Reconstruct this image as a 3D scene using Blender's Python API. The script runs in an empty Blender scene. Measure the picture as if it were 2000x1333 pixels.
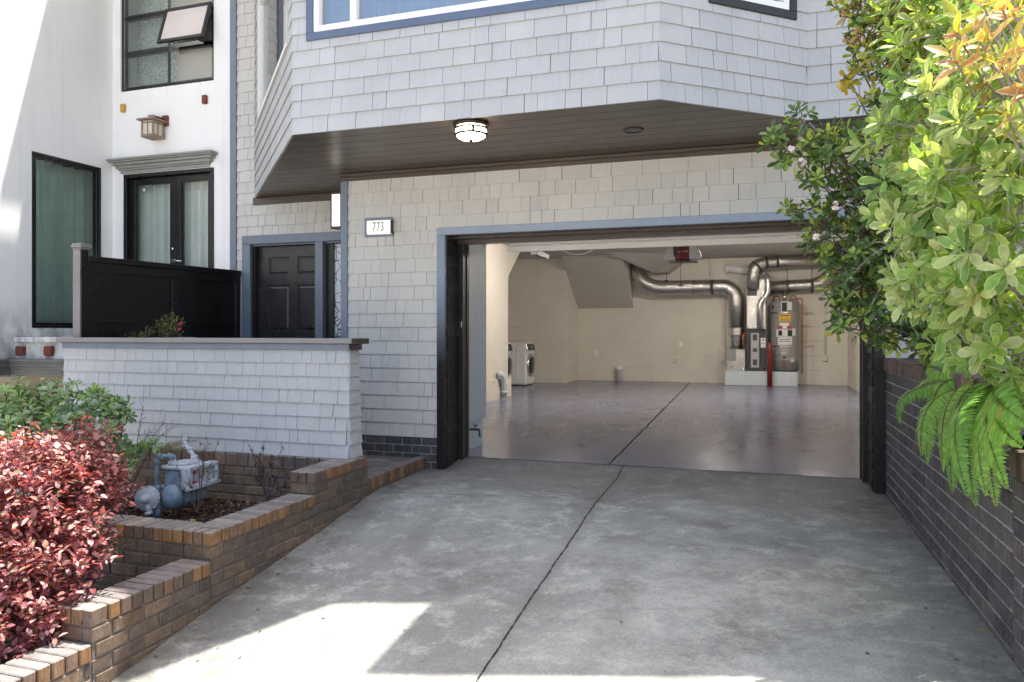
import bpy, bmesh, math, random
from mathutils import Vector, Matrix

R = random.Random(773)
sc = bpy.context.scene
COL = sc.collection
V = Vector
PI = math.pi

# ------------------------------------------------------------------ camera
# World: X along the house front, Y into the house, Z up, garage floor at z = 0.
F, HX, HV = 1460.0, 1000.0, 648.0
TH = math.atan(485 / 1460)
CZ = 1.33
CAM = V((0, 0, CZ))
cs, sn = math.cos(TH), math.sin(TH)

cam_d = bpy.data.cameras.new('camera')
cam = bpy.data.objects.new('camera', cam_d)
COL.objects.link(cam)
cam.location = CAM
cam.rotation_euler = (PI / 2, 0, TH)
cam_d.sensor_width = 36
cam_d.lens = F / 2000 * 36
cam_d.shift_y = (HV - 666.5) / 2000
cam_d.clip_start = 0.05
cam_d.clip_end = 3000
sc.camera = cam


def ray(u, v):
    xc = (u - HX) / F
    return V((xc * cs - sn, xc * sn + cs, (HV - v) / F))


def onY(u, v, Y):
    d = ray(u, v); return CAM + d * (Y / d.y)


def onX(u, v, X):
    d = ray(u, v); return CAM + d * (X / d.x)


def onZ(u, v, Z):
    d = ray(u, v); return CAM + d * ((Z - CZ) / d.z)


# ------------------------------------------------------------------ light
SUN = V((1.0, 1.0, 6.0)).normalized()
sun_d = bpy.data.lights.new('sun', 'SUN')
sun_d.energy = 5.0
sun_d.angle = math.radians(0.5)
sun_d.color = (1.0, 0.95, 0.87)
sun = bpy.data.objects.new('sun', sun_d)
COL.objects.link(sun)
sun.rotation_euler = SUN.to_track_quat('Z', 'Y').to_euler()
sun.location = (6, 6, 30)
w = bpy.data.worlds.new('World')
sc.world = w
w.use_nodes = True
nt = w.node_tree
nt.nodes.clear()
sky = nt.nodes.new('ShaderNodeTexSky')
sky.sky_type = 'NISHITA'
sky.sun_disc = False
sky.sun_elevation = math.asin(SUN.z)
sky.sun_rotation = math.atan2(SUN.x, SUN.y)
sky.dust_density = 4.0
sky.ozone_density = 1.0
bg = nt.nodes.new('ShaderNodeBackground')
bg.inputs['Strength'].default_value = 0.15
wo = nt.nodes.new('ShaderNodeOutputWorld')
nt.links.new(sky.outputs[0], bg.inputs[0])
nt.links.new(bg.outputs[0], wo.inputs[0])
sc.view_settings.view_transform = 'Standard'
sc.view_settings.look = 'None'
sc.view_settings.exposure = 0
sc.view_settings.gamma = 1
sc.render.engine = 'CYCLES'
sc.cycles.use_denoising = True
sc.cycles.max_bounces = 10
sc.cycles.diffuse_bounces = 5
sc.cycles.transparent_max_bounces = 16
sc.cycles.sample_clamp_indirect = 6
sc.cycles.film_exposure = 2.8     # the photograph is exposed for the open shade


# ------------------------------------------------------------------ materials
class NT:
    def __init__(s, name):
        s.m = bpy.data.materials.new(name)
        s.m.use_nodes = True
        s.t = s.m.node_tree
        s.t.nodes.clear()
        s.out = s.n('OutputMaterial')
        s.tc = s.n('TexCoord')

    def n(s, typ, **kw):
        nd = s.t.nodes.new('ShaderNode' + typ)
        for k, v in kw.items():
            setattr(nd, k, v)
        return nd

    def l(s, a, b):
        s.t.links.new(a, b)

    def val(s, nd, key, v):
        if hasattr(v, 'is_linked') or hasattr(v, 'links'):
            s.l(v, nd.inputs[key])
        else:
            nd.inputs[key].default_value = v

    def math(s, op, a, b=None, c=None, clamp=False):
        nd = s.n('Math', operation=op, use_clamp=clamp)
        s.val(nd, 0, a)
        if b is not None: s.val(nd, 1, b)
        if c is not None: s.val(nd, 2, c)
        return nd.outputs[0]

    def mapping(s, scale=(1, 1, 1), rot=(0, 0, 0), loc=(0, 0, 0), coord='Object'):
        mp = s.n('Mapping')
        s.l(s.tc.outputs[coord], mp.inputs[0])
        mp.inputs['Scale'].default_value = scale
        mp.inputs['Rotation'].default_value = rot
        mp.inputs['Location'].default_value = loc
        return mp.outputs[0]

    def noise(s, scale, stretch=(1, 1, 1), detail=5, rough=.6, dist=0.0, loc=(0, 0, 0)):
        nd = s.n('TexNoise')
        s.l(s.mapping(stretch, loc=loc), nd.inputs['Vector'])
        nd.inputs['Scale'].default_value = scale
        nd.inputs['Detail'].default_value = detail
        nd.inputs['Roughness'].default_value = rough
        nd.inputs['Distortion'].default_value = dist
        return nd.outputs[0]

    def ramp(s, fac, lo, hi, a=0.0, b=1.0):
        nd = s.n('MapRange')
        s.l(fac, nd.inputs[0])
        nd.inputs[1].default_value = lo
        nd.inputs[2].default_value = hi
        nd.inputs[3].default_value = a
        nd.inputs[4].default_value = b
        return nd.outputs[0]

    def mix(s, fac, a, b, blend='MIX'):
        nd = s.n('Mix', data_type='RGBA', blend_type=blend)
        s.val(nd, 0, fac)
        for key, v in ((6, a), (7, b)):
            if isinstance(v, (tuple, list)):
                nd.inputs[key].default_value = (*v[:3], 1)
            else:
                s.l(v, nd.inputs[key])
        return nd.outputs[2]

    def attr(s, name='tint', fac=False):
        nd = s.n('Attribute', attribute_name=name)
        return nd.outputs['Fac'] if fac else nd.outputs['Color']

    def bump(s, h, strength=.3, dist=.01, normal=None):
        nd = s.n('Bump')
        s.l(h, nd.inputs['Height'])
        nd.inputs['Strength'].default_value = strength
        nd.inputs['Distance'].default_value = dist
        if normal is not None:
            s.l(normal, nd.inputs['Normal'])
        return nd.outputs[0]

    def bsdf(s, color, rough=.6, metal=0.0, spec=.5, normal=None, **kw):
        nd = s.n('BsdfPrincipled')
        if isinstance(color, (tuple, list)):
            nd.inputs['Base Color'].default_value = (*color[:3], 1)
        else:
            s.l(color, nd.inputs['Base Color'])
        s.val(nd, 'Roughness', rough)
        s.val(nd, 'Metallic', metal)
        nd.inputs['Specular IOR Level'].default_value = spec
        if normal is not None: s.l(normal, nd.inputs['Normal'])
        for k, v in kw.items():
            k = k.replace('_', ' ')
            if isinstance(v, (tuple, list)): v = (*v[:3], 1)
            nd.inputs[k].default_value = v
        return nd.outputs[0]

    def done(s, sh):
        s.l(sh, s.out.inputs['Surface'])
        return s.m


def m_paint(name, col, rough=.5, var=.12, scale=6, bump=.08, spec=.5, tint=False, stretch=(1, 1, 1), metal=0):
    k = NT(name)
    nz = k.noise(scale, stretch)
    f = k.ramp(nz, .3, .7, 1 - var, 1 + var * .6)
    c = k.mix(1.0, (col[0], col[1], col[2]), f, 'MULTIPLY')
    if tint: c = k.mix(1.0, c, k.attr(), 'MULTIPLY')
    b = k.bump(k.noise(scale * 12, stretch, 3), bump, .004)
    r = k.ramp(nz, .2, .8, max(.02, rough - .08), min(1, rough + .08))
    return k.done(k.bsdf(c, r, metal, spec, b))


def m_emit(name, col, strength):
    k = NT(name)
    return k.done(k.bsdf(col, .3, Emission_Color=col, Emission_Strength=strength))


def m_shingle(name, col):
    k = NT(name)
    grain = k.noise(14, (6, 6, .5), 6, .6)
    blot = k.noise(2.2, (1, 1, .5), 4)
    f = k.math('MULTIPLY', k.ramp(grain, .25, .75, .965, 1.02), k.ramp(blot, .3, .75, 1.04, .92))
    c = k.mix(1.0, col, f, 'MULTIPLY')
    # weathered streaks on some shingles, carried by the blue channel of the tint
    sep = k.n('SeparateColor'); k.l(k.attr(), sep.inputs[0])
    wear = k.math('MULTIPLY', sep.outputs[2], k.ramp(k.noise(9, (5, 5, .5), 5, .7), .42, .62), clamp=True)
    c = k.mix(1.0, c, sep.outputs[0], 'MULTIPLY')
    c = k.mix(k.math('MULTIPLY', wear, .30), c, (.36, .37, .39))
    b = k.bump(k.noise(60, (4, 4, .35), 4), .22, .004)
    return k.done(k.bsdf(c, .72, 0, .25, b))


def m_brick(name, palette_mul, mortar_dust=.35):
    k = NT(name)
    st = k.noise(34, (3, 3, .35), 4, .7)
    bl = k.noise(9, (1, 1, 1), 5, .7)
    c = k.mix(1.0, k.attr(), k.ramp(st, .28, .72, .62, 1.35), 'MULTIPLY')
    c = k.mix(1.0, c, k.ramp(bl, .3, .7, .75, 1.2), 'MULTIPLY')
    c = k.mix(1.0, c, palette_mul, 'MULTIPLY')
    dust = k.math('MULTIPLY', k.ramp(k.noise(22, (1, 1, 1), 6, .75), .54, .74), mortar_dust)
    c = k.mix(dust, c, (.30, .28, .26))
    h = k.math('ADD', st, k.math('MULTIPLY', k.noise(90, (1, 1, .5), 3), .6))
    return k.done(k.bsdf(c, .82, 0, .25, k.bump(h, .6, .006)))


def m_leaf(name, edge_col=None, edge=0.0, under=(1, 1, 1), rough=.38, trans=.35, trans_mul=(1.25, 1.25, .5)):
    k = NT(name)
    c = k.attr()
    lx = k.attr('lx', True)
    c = k.mix(1.0, c, k.ramp(k.noise(30, (1, 1, 1), 3), .3, .7, .8, 1.18), 'MULTIPLY')
    if edge_col:
        c = k.mix(k.math('MULTIPLY', k.ramp(lx, .72, .95), edge), c, edge_col)
    c = k.mix(k.ramp(lx, .0, .10, .28, 0), c, (.32, .36, .14))
    spot = k.ramp(k.noise(48, (1, 1, 1), 3, .7), .70, .76)
    c = k.mix(k.math('MULTIPLY', spot, .55), c, (.20, .12, .05))
    geo = k.n('NewGeometry')
    cu = k.mix(1.0, c, under, 'MULTIPLY')
    c2 = k.mix(geo.outputs['Backfacing'], c, cu)
    p = k.bsdf(c2, rough, 0, .45, k.bump(k.noise(55, (1, 1, 1), 2), .12, .004))
    t = k.n('BsdfTranslucent')
    k.l(k.mix(1.0, c, trans_mul, 'MULTIPLY'), t.inputs[0])
    mx = k.n('MixShader'); mx.inputs[0].default_value = trans
    k.l(p, mx.inputs[1]); k.l(t.outputs[0], mx.inputs[2])
    return k.done(mx.outputs[0])


def m_glass(name, tint=(.9, .95, .93), ior=1.5, refl=1.0, rough=.01):
    k = NT(name)
    tr = k.n('BsdfTransparent'); tr.inputs[0].default_value = (*tint, 1)
    gl = k.n('BsdfGlossy'); gl.inputs['Roughness'].default_value = rough
    k.l(k.bump(k.noise(1.7, (1, 1, 1), 2), .03, .02), gl.inputs['Normal'])
    fr = k.n('Fresnel'); fr.inputs[0].default_value = ior
    fac = k.math('MULTIPLY', k.math('ADD', fr.outputs[0], .05), refl, clamp=True)
    mx = k.n('MixShader')
    k.l(fac, mx.inputs[0]); k.l(tr.outputs[0], mx.inputs[1]); k.l(gl.outputs[0], mx.inputs[2])
    return k.done(mx.outputs[0])


M = {}
M['shingle'] = m_shingle('painted_shingle', (.58, .56, .52))
M['shingle_cool'] = m_shingle('shingle_toned_for_sky', (.462, .46, .452))  # same paint as the garage wall, darkened in colour against open sky light
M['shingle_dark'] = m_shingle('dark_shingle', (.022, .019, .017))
M['slate'] = m_paint('slate_blue_trim_paint', (.165, .195, .25), .33, .10, 5, .05)
M['slate_head'] = m_paint('slate_header_sky_sheen', (.28, .33, .405), .38, .08, 5, .05)  # slate trim lightened; the header's sky reflection is put into the colour
M['slate_win'] = m_paint('window_blue_trim_paint', (.105, .135, .20), .38, .10, 5, .05)
M['black'] = m_paint('black_gloss_paint', (.008, .0068, .0065), .3, .1, 3, .02)
M['casing_black'] = m_paint('dark_brown_casing_paint', (.018, .0155, .014), .38, .3, 7, .1)
M['soffit'] = m_paint('dark_brown_soffit_paint', (.085, .062, .046), .32, .04, 3, .015)
M['cap'] = m_paint('cap_street_glare', (.23, .21, .195), .4, .10, 4, .06)  # dark paint drawn grey; the bright street's reflection sits in the colour
M['door'] = m_paint('dark_door_paint', (.028, .026, .028), .28, .12, 5, .03)
M['white'] = m_paint('white_paint', (.80, .80, .78), .4, .03, 4, .03)
M['opal'] = m_emit('lit_opal_glass', (1.0, .80, .56), 14.0)
M['sign_lit'] = m_emit('lit_number_plate', (1.0, .95, .88), .16)
M['sconce_lit'] = m_emit('lit_sconce_glass', (1.0, .92, .80), .32)
M['tube_lit'] = m_emit('garage_lamp_glass', (1.0, .92, .82), 108.0)
M['bronze'] = m_paint('bronze_metal', (.06, .045, .035), .38, .2, 9, .05, metal=.6)
M['copper'] = m_paint('copper_pipe_metal', (.52, .22, .11), .4, .2, 20, .05, metal=.75)
M['old_copper'] = m_paint('weathered_copper_metal', (.34, .24, .19), .55, .3, 20, .2, metal=.3)
M['red'] = m_paint('red_enamel', (.20, .018, .014), .4, .15, 8, .05)
M['grey_metal'] = m_paint('grey_painted_metal', (.30, .30, .295), .42, .1, 9, .05)
M['dark_metal'] = m_paint('dark_grey_metal', (.06, .063, .066), .4, .15, 9, .05)
M['tank'] = m_paint('heater_tank_enamel', (.27, .265, .255), .34, .06, 6, .03)
M['appliance'] = m_paint('white_appliance_enamel', (.74, .74, .73), .3, .03, 4, .02)
M['dark_glass'] = m_paint('dark_glass', (.012, .012, .014), .08, .1, 4, .0)
M['chrome'] = m_paint('chrome_metal', (.7, .7, .7), .18, .05, 4, .02, metal=1)
M['yellow'] = m_paint('yellow_label_paper', (.75, .42, .05), .6, .1, 20, .02)
M['paper'] = m_paint('white_label_paper', (.72, .72, .70), .6, .05, 20, .02)
M['ink'] = m_paint('black_ink', (.02, .02, .02), .6, .1, 20, .02)
M['label_red'] = m_paint('red_label_ink', (.55, .03, .03), .6, .1, 20, .02)
M['plastic_grey'] = m_paint('grey_plastic', (.42, .42, .43), .45, .05, 9, .03)
M['rust'] = m_paint('rusty_wood', (.20, .055, .032), .8, .5, 30, .5)
M['ochre'] = m_paint('ochre_wood', (.62, .33, .07), .8, .3, 30, .5)
M['tan'] = m_paint('tan_stucco', (.50, .38, .22), .85, .08, 3, .2)
M['brown_panel'] = m_paint('brown_panel_paint', (.27, .205, .13), .7, .08, 3, .1)
M['moulding'] = m_paint('grey_green_moulding_paint', (.17, .165, .15), .6, .25, 9, .15)
M['cornice'] = m_paint('pale_green_cornice_paint', (.30, .30, .265), .55, .15, 9, .1)
M['meter'] = m_paint('grey_blue_meter_enamel', (.20, .265, .32), .5, .35, 16, .3)
M['meter_white'] = m_paint('peeling_white_paint', (.46, .49, .52), .6, .35, 40, .5)
M['stem'] = m_paint('brown_stem', (.13, .085, .06), .8, .3, 40, .4)
M['stem_grey'] = m_paint('grey_twig', (.30, .27, .23), .8, .3, 40, .4)
M['stem_dark'] = m_paint('dark_twig', (.06, .04, .038), .8, .3, 40, .4)
M['petal'] = m_paint('pale_pink_petal', (.85, .70, .70), .6, .1, 40, .02)
M['fuchsia'] = m_paint('crimson_petal', (.65, .03, .08), .5, .1, 40, .02)
M['seed'] = m_paint('brown_seed_head', (.35, .12, .05), .7, .3, 40, .1)
M['cable_white'] = m_paint('white_cable', (.7, .68, .64), .5, .05, 10, .02)
M['orange_wire'] = m_paint('orange_cable', (.75, .25, .04), .5, .05, 10, .02)
M['curtain'] = m_paint('white_curtain_cloth', (.66, .69, .66), .9, .06, 5, .05)
M['curtain_green'] = m_paint('green_grey_curtain_cloth', (.66, .74, .69), .9, .10, 5, .05)
M['lace'] = None
M['room'] = m_paint('dark_room_plaster', (.10, .10, .10), .9, .1, 2, .02)
M['glass'] = m_glass('window_glass')
M['glass_green'] = m_glass('green_window_glass', (.82, .90, .86), 1.45, .9)
M['glass_sky'] = m_glass('reflective_window_glass', (.75, .80, .88), 2.2, 2.4)
M['awning'] = m_paint('pink_reflection_glass', (.66, .58, .54), .12, .08, 3, .01)  # pink is a facing building's reflection, painted into the colour

k = NT('lace_curtain_cloth')
vo = k.n('TexVoronoi'); vo.inputs['Scale'].default_value = 55; k.l(k.mapping(), vo.inputs[0])
M['lace'] = k.done(k.bsdf(k.mix(k.ramp(vo.outputs[0], .25, .55), (.20, .25, .23), (.60, .64, .62)), .9))

k = NT('white_stucco')
gr = k.noise(1.3, (1, 1, 1), 6, .65)
c = k.mix(k.ramp(gr, .35, .75), (.90, .885, .855), (.85, .835, .80))
strk = k.math('MULTIPLY', k.ramp(k.noise(4, (2.5, 2.5, .12), 5, .7), .50, .70), k.ramp(k.noise(.7, (1, 1, 1), 3), .42, .62))
c = k.mix(k.math('MULTIPLY', strk, .28), c, (.50, .49, .46))
sepz = k.n('SeparateXYZ'); k.l(k.tc.outputs['Object'], sepz.inputs[0])
low = k.math('MULTIPLY', k.ramp(sepz.outputs[2], 1.75, 1.2), k.ramp(k.noise(5, (1, 1, .6), 7, .7), .36, .62), clamp=True)
c = k.mix(k.math('MULTIPLY', low, .85), c, (.25, .25, .22))
M['stucco'] = k.done(k.bsdf(c, .85, 0, .2, k.bump(k.noise(38, (1, 1, 1), 5), .25, .006)))

k = NT('cream_garage_plaster')
sepz = k.n('SeparateXYZ'); k.l(k.tc.outputs['Object'], sepz.inputs[0])
c = k.mix(k.ramp(k.noise(.8, (1, 1, 1), 5), .35, .7), (.72, .675, .60), (.65, .60, .52))
ch = k.ramp(k.noise(3.2, (1, 1, 1.6), 7, .72, .4), .60, .66)
lowz = k.ramp(sepz.outputs[2], 1.3, .5)
c = k.mix(k.math('MULTIPLY', k.math('MULTIPLY', ch, lowz), .7), c, (.36, .31, .24))
# board-form lines in the cast concrete below shoulder height
fz = k.math('FRACT', k.math('MULTIPLY', sepz.outputs[2], 1 / .36))
ln = k.math('MULTIPLY', k.math('LESS_THAN', fz, .03), k.math('LESS_THAN', sepz.outputs[2], 1.7))
ln = k.math('MULTIPLY', ln, k.ramp(k.noise(1.1, (1, 1, .2), 3), .42, .6))
c = k.mix(k.math('MULTIPLY', ln, .65), c, (.30, .25, .2))
b = k.bump(k.math('SUBTRACT', k.noise(16, (1, 1, 1), 6), ln), .25, .008)
M['plaster'] = k.done(k.bsdf(c, .75, 0, .3, b))

k = NT('grey_green_stair_plaster')
M['bulkhead'] = k.done(k.bsdf(k.mix(k.ramp(k.noise(1.5), .3, .7), (.56, .53, .48), (.52, .49, .44)), .8, 0, .2))

k = NT('pale_painted_wood')
M['pier'] = k.done(k.bsdf(k.mix(k.ramp(k.noise(6, (4, 4, .4), 5), .35, .65), (.60, .66, .70), (.54, .60, .64)), .45, 0, .4))

# epoxy floor: two poured halves with a joint between them
k = NT('grey_epoxy_floor')
sx = k.n('SeparateXYZ'); k.l(k.tc.outputs['Object'], sx.inputs[0])
J0, J1 = onZ(1190, 907, 0), onZ(1350, 745, 0)
sl = (J1.x - J0.x) / (J1.y - J0.y)
jx = k.math('ADD', k.math('MULTIPLY', k.math('SUBTRACT', sx.outputs[1], J0.y), sl), J0.x)
jx = k.math('ADD', jx, k.math('MULTIPLY', k.math('SUBTRACT', k.noise(3, (0, 1, 0), 3), .5), .05))
dj = k.math('ABSOLUTE', k.math('SUBTRACT', sx.outputs[0], jx))
jm = k.ramp(dj, .017, .010)
c = k.mix(k.ramp(k.noise(1.1, (1, .6, 1), 4), .35, .68), (.185, .192, .262), (.158, .163, .225))
for tx in (-2.0, -.35):
    tw = k.math('ABSOLUTE', k.math('SUBTRACT', sx.outputs[0], tx))
    c = k.mix(k.math('MULTIPLY', k.ramp(tw, .17, .06, 0, .35), k.ramp(k.noise(1.2, (1, .35, 1), 6, .75), .42, .62)), c, (.075, .072, .078))
c = k.mix(k.ramp(k.noise(26, (1, .4, 1), 5, .8), .62, .70, 0, .25), c, (.32, .31, .31))
c = k.mix(jm, c, (.015, .014, .014))
b = k.bump(k.noise(2.4, (1, .5, 1), 3), .06, .02)
M['epoxy'] = k.done(k.bsdf(c, k.math('MAXIMUM', jm, k.ramp(k.noise(3, (1, .4, 1), 4), .3, .7, .16, .26)), 0, .24, b))

# driveway concrete with its joints, stains and pale wear
k = NT('worn_grey_concrete')
sx = k.n('SeparateXYZ'); k.l(k.tc.outputs['Object'], sx.inputs[0])
big = k.noise(.9, (1, 1.25, 1), 8, .68, .25)
mid = k.noise(4.2, (1, 1.15, 1), 10, .78, .15)
fine = k.noise(70, (1, 1, 1), 5, .85)
c = k.mix(k.ramp(big, .36, .66), (.185, .192, .187), (.325, .338, .33))
c = k.mix(k.ramp(mid, .50, .68), c, (.50, .51, .49))
sp = k.math('MULTIPLY', k.ramp(k.noise(150, (1, 1, 1), 3, .95), .55, .70), k.ramp(k.noise(2.2, (1, 1.2, 1), 9, .8), .40, .62, .06, .95), clamp=True)
c = k.mix(sp, c, (.66, .665, .65))
def gauss(cx, cy, rx, ry):
    q = k.math('ADD', k.math('POWER', k.math('DIVIDE', k.math('SUBTRACT', sx.outputs[0], cx), rx), 2.0),
               k.math('POWER', k.math('DIVIDE', k.math('SUBTRACT', sx.outputs[1], cy), ry), 2.0))
    return k.math('POWER', 2.718, k.math('MULTIPLY', q, -1.0))
worn = k.math('ADD', k.math('ADD', gauss(-.35, 4.6, .8, 1.0), gauss(-.1, 3.3, .9, .6)), k.math('MULTIPLY', gauss(-1.9, 5.4, .7, .7), .6), clamp=True)
worn = k.math('MULTIPLY', worn, k.ramp(k.noise(2.4, (1, 1.3, 1), 9, .75, .3), .36, .62))
c = k.mix(k.math('MULTIPLY', worn, .75), c, (.50, .515, .505))
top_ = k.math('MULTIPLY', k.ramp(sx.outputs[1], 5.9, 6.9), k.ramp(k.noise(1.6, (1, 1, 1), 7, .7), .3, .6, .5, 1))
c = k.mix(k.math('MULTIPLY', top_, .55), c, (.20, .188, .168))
for tx in (-2.35, -.75, .25):
    tw = k.math('ABSOLUTE', k.math('SUBTRACT', sx.outputs[0], k.math('ADD', tx, k.math('MULTIPLY', k.math('SUBTRACT', sx.outputs[1], 4.0), -.06))))
    c = k.mix(k.math('MULTIPLY', k.ramp(tw, .16, .05, 0, .22), k.ramp(k.noise(1.9, (1, .5, 1), 5, .7), .4, .6)), c, (.12, .12, .112))
vc = k.n('TexVoronoi', feature='DISTANCE_TO_EDGE'); vc.inputs['Scale'].default_value = .55
wv = k.n('VectorMath', operation='ADD'); nz3 = k.n('TexNoise'); nz3.inputs['Scale'].default_value = 3.0; nz3.inputs['Detail'].default_value = 6
k.l(k.tc.outputs['Object'], nz3.inputs[0]); k.l(k.tc.outputs['Object'], wv.inputs[0])
wsc = k.n('VectorMath', operation='SCALE'); k.l(nz3.outputs[1], wsc.inputs[0]); wsc.inputs['Scale'].default_value = .5
k.l(wsc.outputs[0], wv.inputs[1]); k.l(wv.outputs[0], vc.inputs[0])
hair = k.math('MULTIPLY', k.ramp(vc.outputs[0], .004, .0015), k.ramp(k.noise(.9, (1, 1, 1), 2, loc=(2, 7, 0)), .56, .60))
c = k.mix(k.math('MULTIPLY', hair, .18), c, (.09, .088, .08))
dk = k.ramp(k.noise(1.15, (1, 1, 1), 9, .75, .25, loc=(5, 2, 0)), .53, .70)
c = k.mix(k.math('MULTIPLY', dk, .75), c, (.135, .132, .122))
pit = k.ramp(k.noise(95, (1, 1, 1), 2, .8, loc=(3, 9, 0)), .66, .74)
c = k.mix(k.math('MULTIPLY', pit, .6), c, (.10, .098, .09))
c = k.mix(1.0, c, k.ramp(fine, .28, .72, .70, 1.30), 'MULTIPLY')

# ------------------------------------------------------------------ lie of the land
def lerp_tab(tab, t):
    if t <= tab[0][0]:
        (a, x), (b_, y) = tab[0], tab[1]
        return x + (y - x) * (t - a) / (b_ - a)
    for (a, x), (b_, y) in zip(tab, tab[1:]):
        if t <= b_:
            return x + (y - x) * (t - a) / (b_ - a)
    return tab[-1][1]


LEFT = [(2.0, -.70), (3.16, -.504), (3.87, -.385), (4.56, -.29), (5.1, -.22), (5.94, -.085), (6.6, -.075), (7.0, -.07), (7.4, -.004)]
RIGHT = [(2.0, -.06), (4.0, -.04), (6.6, -.045), (7.0, -.04), (7.4, -.004)]


def gz(x, y):
    y = max(y, -3.0)
    t = min(1.6, max(-1.3, (x + 3.25) / 4.25))
    return lerp_tab(LEFT, y) * (1 - t) + lerp_tab(RIGHT, y) * t


def onG(u, v, dz=0):
    d = ray(u, v)
    t = .5
    for _ in range(6000):
        p = CAM + d * t
        if p.z < gz(p.x, p.y) + dz: return p
        t += .002
    return p


D0, D1 = onG(1218, 910), onG(930, 1333)
sl = (D1.x - D0.x) / (D1.y - D0.y)
wig = k.math('MULTIPLY', k.math('SUBTRACT', k.noise(3.5, (0, 1, 0), 6, .75), .5), .035)
jx = k.math('ADD', k.math('ADD', k.math('MULTIPLY', k.math('SUBTRACT', sx.outputs[1], D0.y), sl), D0.x), wig)
dj = k.math('ABSOLUTE', k.math('SUBTRACT', sx.outputs[0], jx))
wd = k.ramp(k.noise(11, (0, 1, 0), 6, .8), .35, .68, .003, .014)
jm = k.math('SUBTRACT', 1.0, k.math('DIVIDE', dj, wd), clamp=True)
jm = k.math('MULTIPLY', jm, k.ramp(k.noise(16, (1, 1, 0), 4, .8), .35, .6, .9, 2.2), clamp=True)
# faint cross joint in the left slab
T0, T1 = onG(745, 962), onG(1190, 976)
ty = k.math('ADD', k.math('MULTIPLY', k.math('SUBTRACT', sx.outputs[0], T0.x), (T1.y - T0.y) / (T1.x - T0.x)), T0.y)
dt = k.math('ABSOLUTE', k.math('SUBTRACT', sx.outputs[1], k.math('ADD', ty, k.math('MULTIPLY', wig, .3))))
tm = k.math('MULTIPLY', k.ramp(dt, .012, .004), k.math('LESS_THAN', sx.outputs[0], jx))
jm2 = k.math('MAXIMUM', jm, k.math('MULTIPLY', tm, .45))
halo = k.ramp(dj, .10, .01, 0, .35)
c = k.mix(k.math('MULTIPLY', halo, k.ramp(mid, .3, .6)), c, (.10, .10, .10))
# damp dirt along both edges
el = k.ramp(sx.outputs[0], -2.75, -3.2)
er = k.ramp(sx.outputs[0], .55, .98)
ed = k.math('MULTIPLY', k.math('MAXIMUM', el, er), k.ramp(k.noise(2, (1, 1, 1), 5, .7), .35, .6))
c = k.mix(k.math('MULTIPLY', ed, .6), c, (.085, .08, .072))
c = k.mix(jm2, c, (.02, .02, .018))
h = k.math('SUBTRACT', k.math('ADD', fine, k.math('ADD', sp, k.noise(14, (1, 1, 1), 6, .7))), k.math('MULTIPLY', jm2, 3))
c = k.mix(1.0, c, (1.05, 1.01, .93), 'MULTIPLY')
M['concrete'] = k.done(k.bsdf(c, k.ramp(mid, .35, .7, .75, .92), 0, .3, k.bump(h, .55, .006)))

M['pave'] = m_paint('grey_pavement_concrete', (.42, .41, .39), .9, .12, 1.2, .3)
M['soil'] = m_paint('dark_soil', (.05, .036, .027), .95, .4, 14, .9)
M['bark'] = None
k = NT('bark_chips')
M['bark'] = k.done(k.bsdf(k.mix(1.0, k.attr(), k.ramp(k.noise(30), .3, .7, .7, 1.3), 'MULTIPLY'), .85, 0, .2))
M['brick_left'] = m_brick('weathered_brown_brick', (1, 1, 1), .45)
M['brick_right'] = m_brick('dark_blue_brick', (1, 1, 1), .42)
M['mortar'] = m_paint('lime_mortar', (.165, .15, .13), .95, .35, 25, .6)
M['mortar_dark'] = m_paint('old_grey_mortar', (.30, .292, .275), .95, .35, 25, .6)

# foil ducts: crinkled wraps
k = NT('crinkled_foil')
h = k.math('ADD', k.noise(9, (1, 1, 1), 6, .8, .8), k.math('MULTIPLY', k.noise(40, (1, 1, 1), 3), .4))
M['foil'] = k.done(k.bsdf(k.mix(k.ramp(h, .5, 1.0), (.50, .485, .455), (.66, .645, .61)), .20, 1, .5, k.bump(h, .5, .03)))
k = NT('galvanised_steel')
h = k.noise(9, (1, 1, 1), 4, .6)
M['galv'] = k.done(k.bsdf(k.mix(k.ramp(h, .3, .7), (.62, .61, .60), (.76, .75, .73)), .26, 1, .5, k.bump(h, .1, .01)))

M['leaf_big'] = m_leaf('grey_green_shrub_leaf', (.62, .68, .42), .5, (1.55, 1.45, 1.3), .36, .40, (1.5, 1.45, .45))
M['leaf_dark'] = m_leaf('glossy_dark_leaf', None, 0, (1.25, 1.25, 1.1), .3, .30)
M['leaf_var'] = m_leaf('pale_edged_leaf', (.50, .56, .36), .8, (1.2, 1.2, 1.2), .28, .25)
M['leaf_red'] = m_leaf('dark_red_leaf', None, 0, (1.3, 1.15, 1.15), .5, .35, (1.9, .8, .7))
M['leaf_fern'] = m_leaf('fern_leaflet', None, 0, (1.05, 1.05, .95), .45, .38, (1.25, 1.35, .4))
M['leaf_small'] = m_leaf('small_plain_leaf', None, 0, (1.1, 1.1, 1.1), .4, .35)


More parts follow.
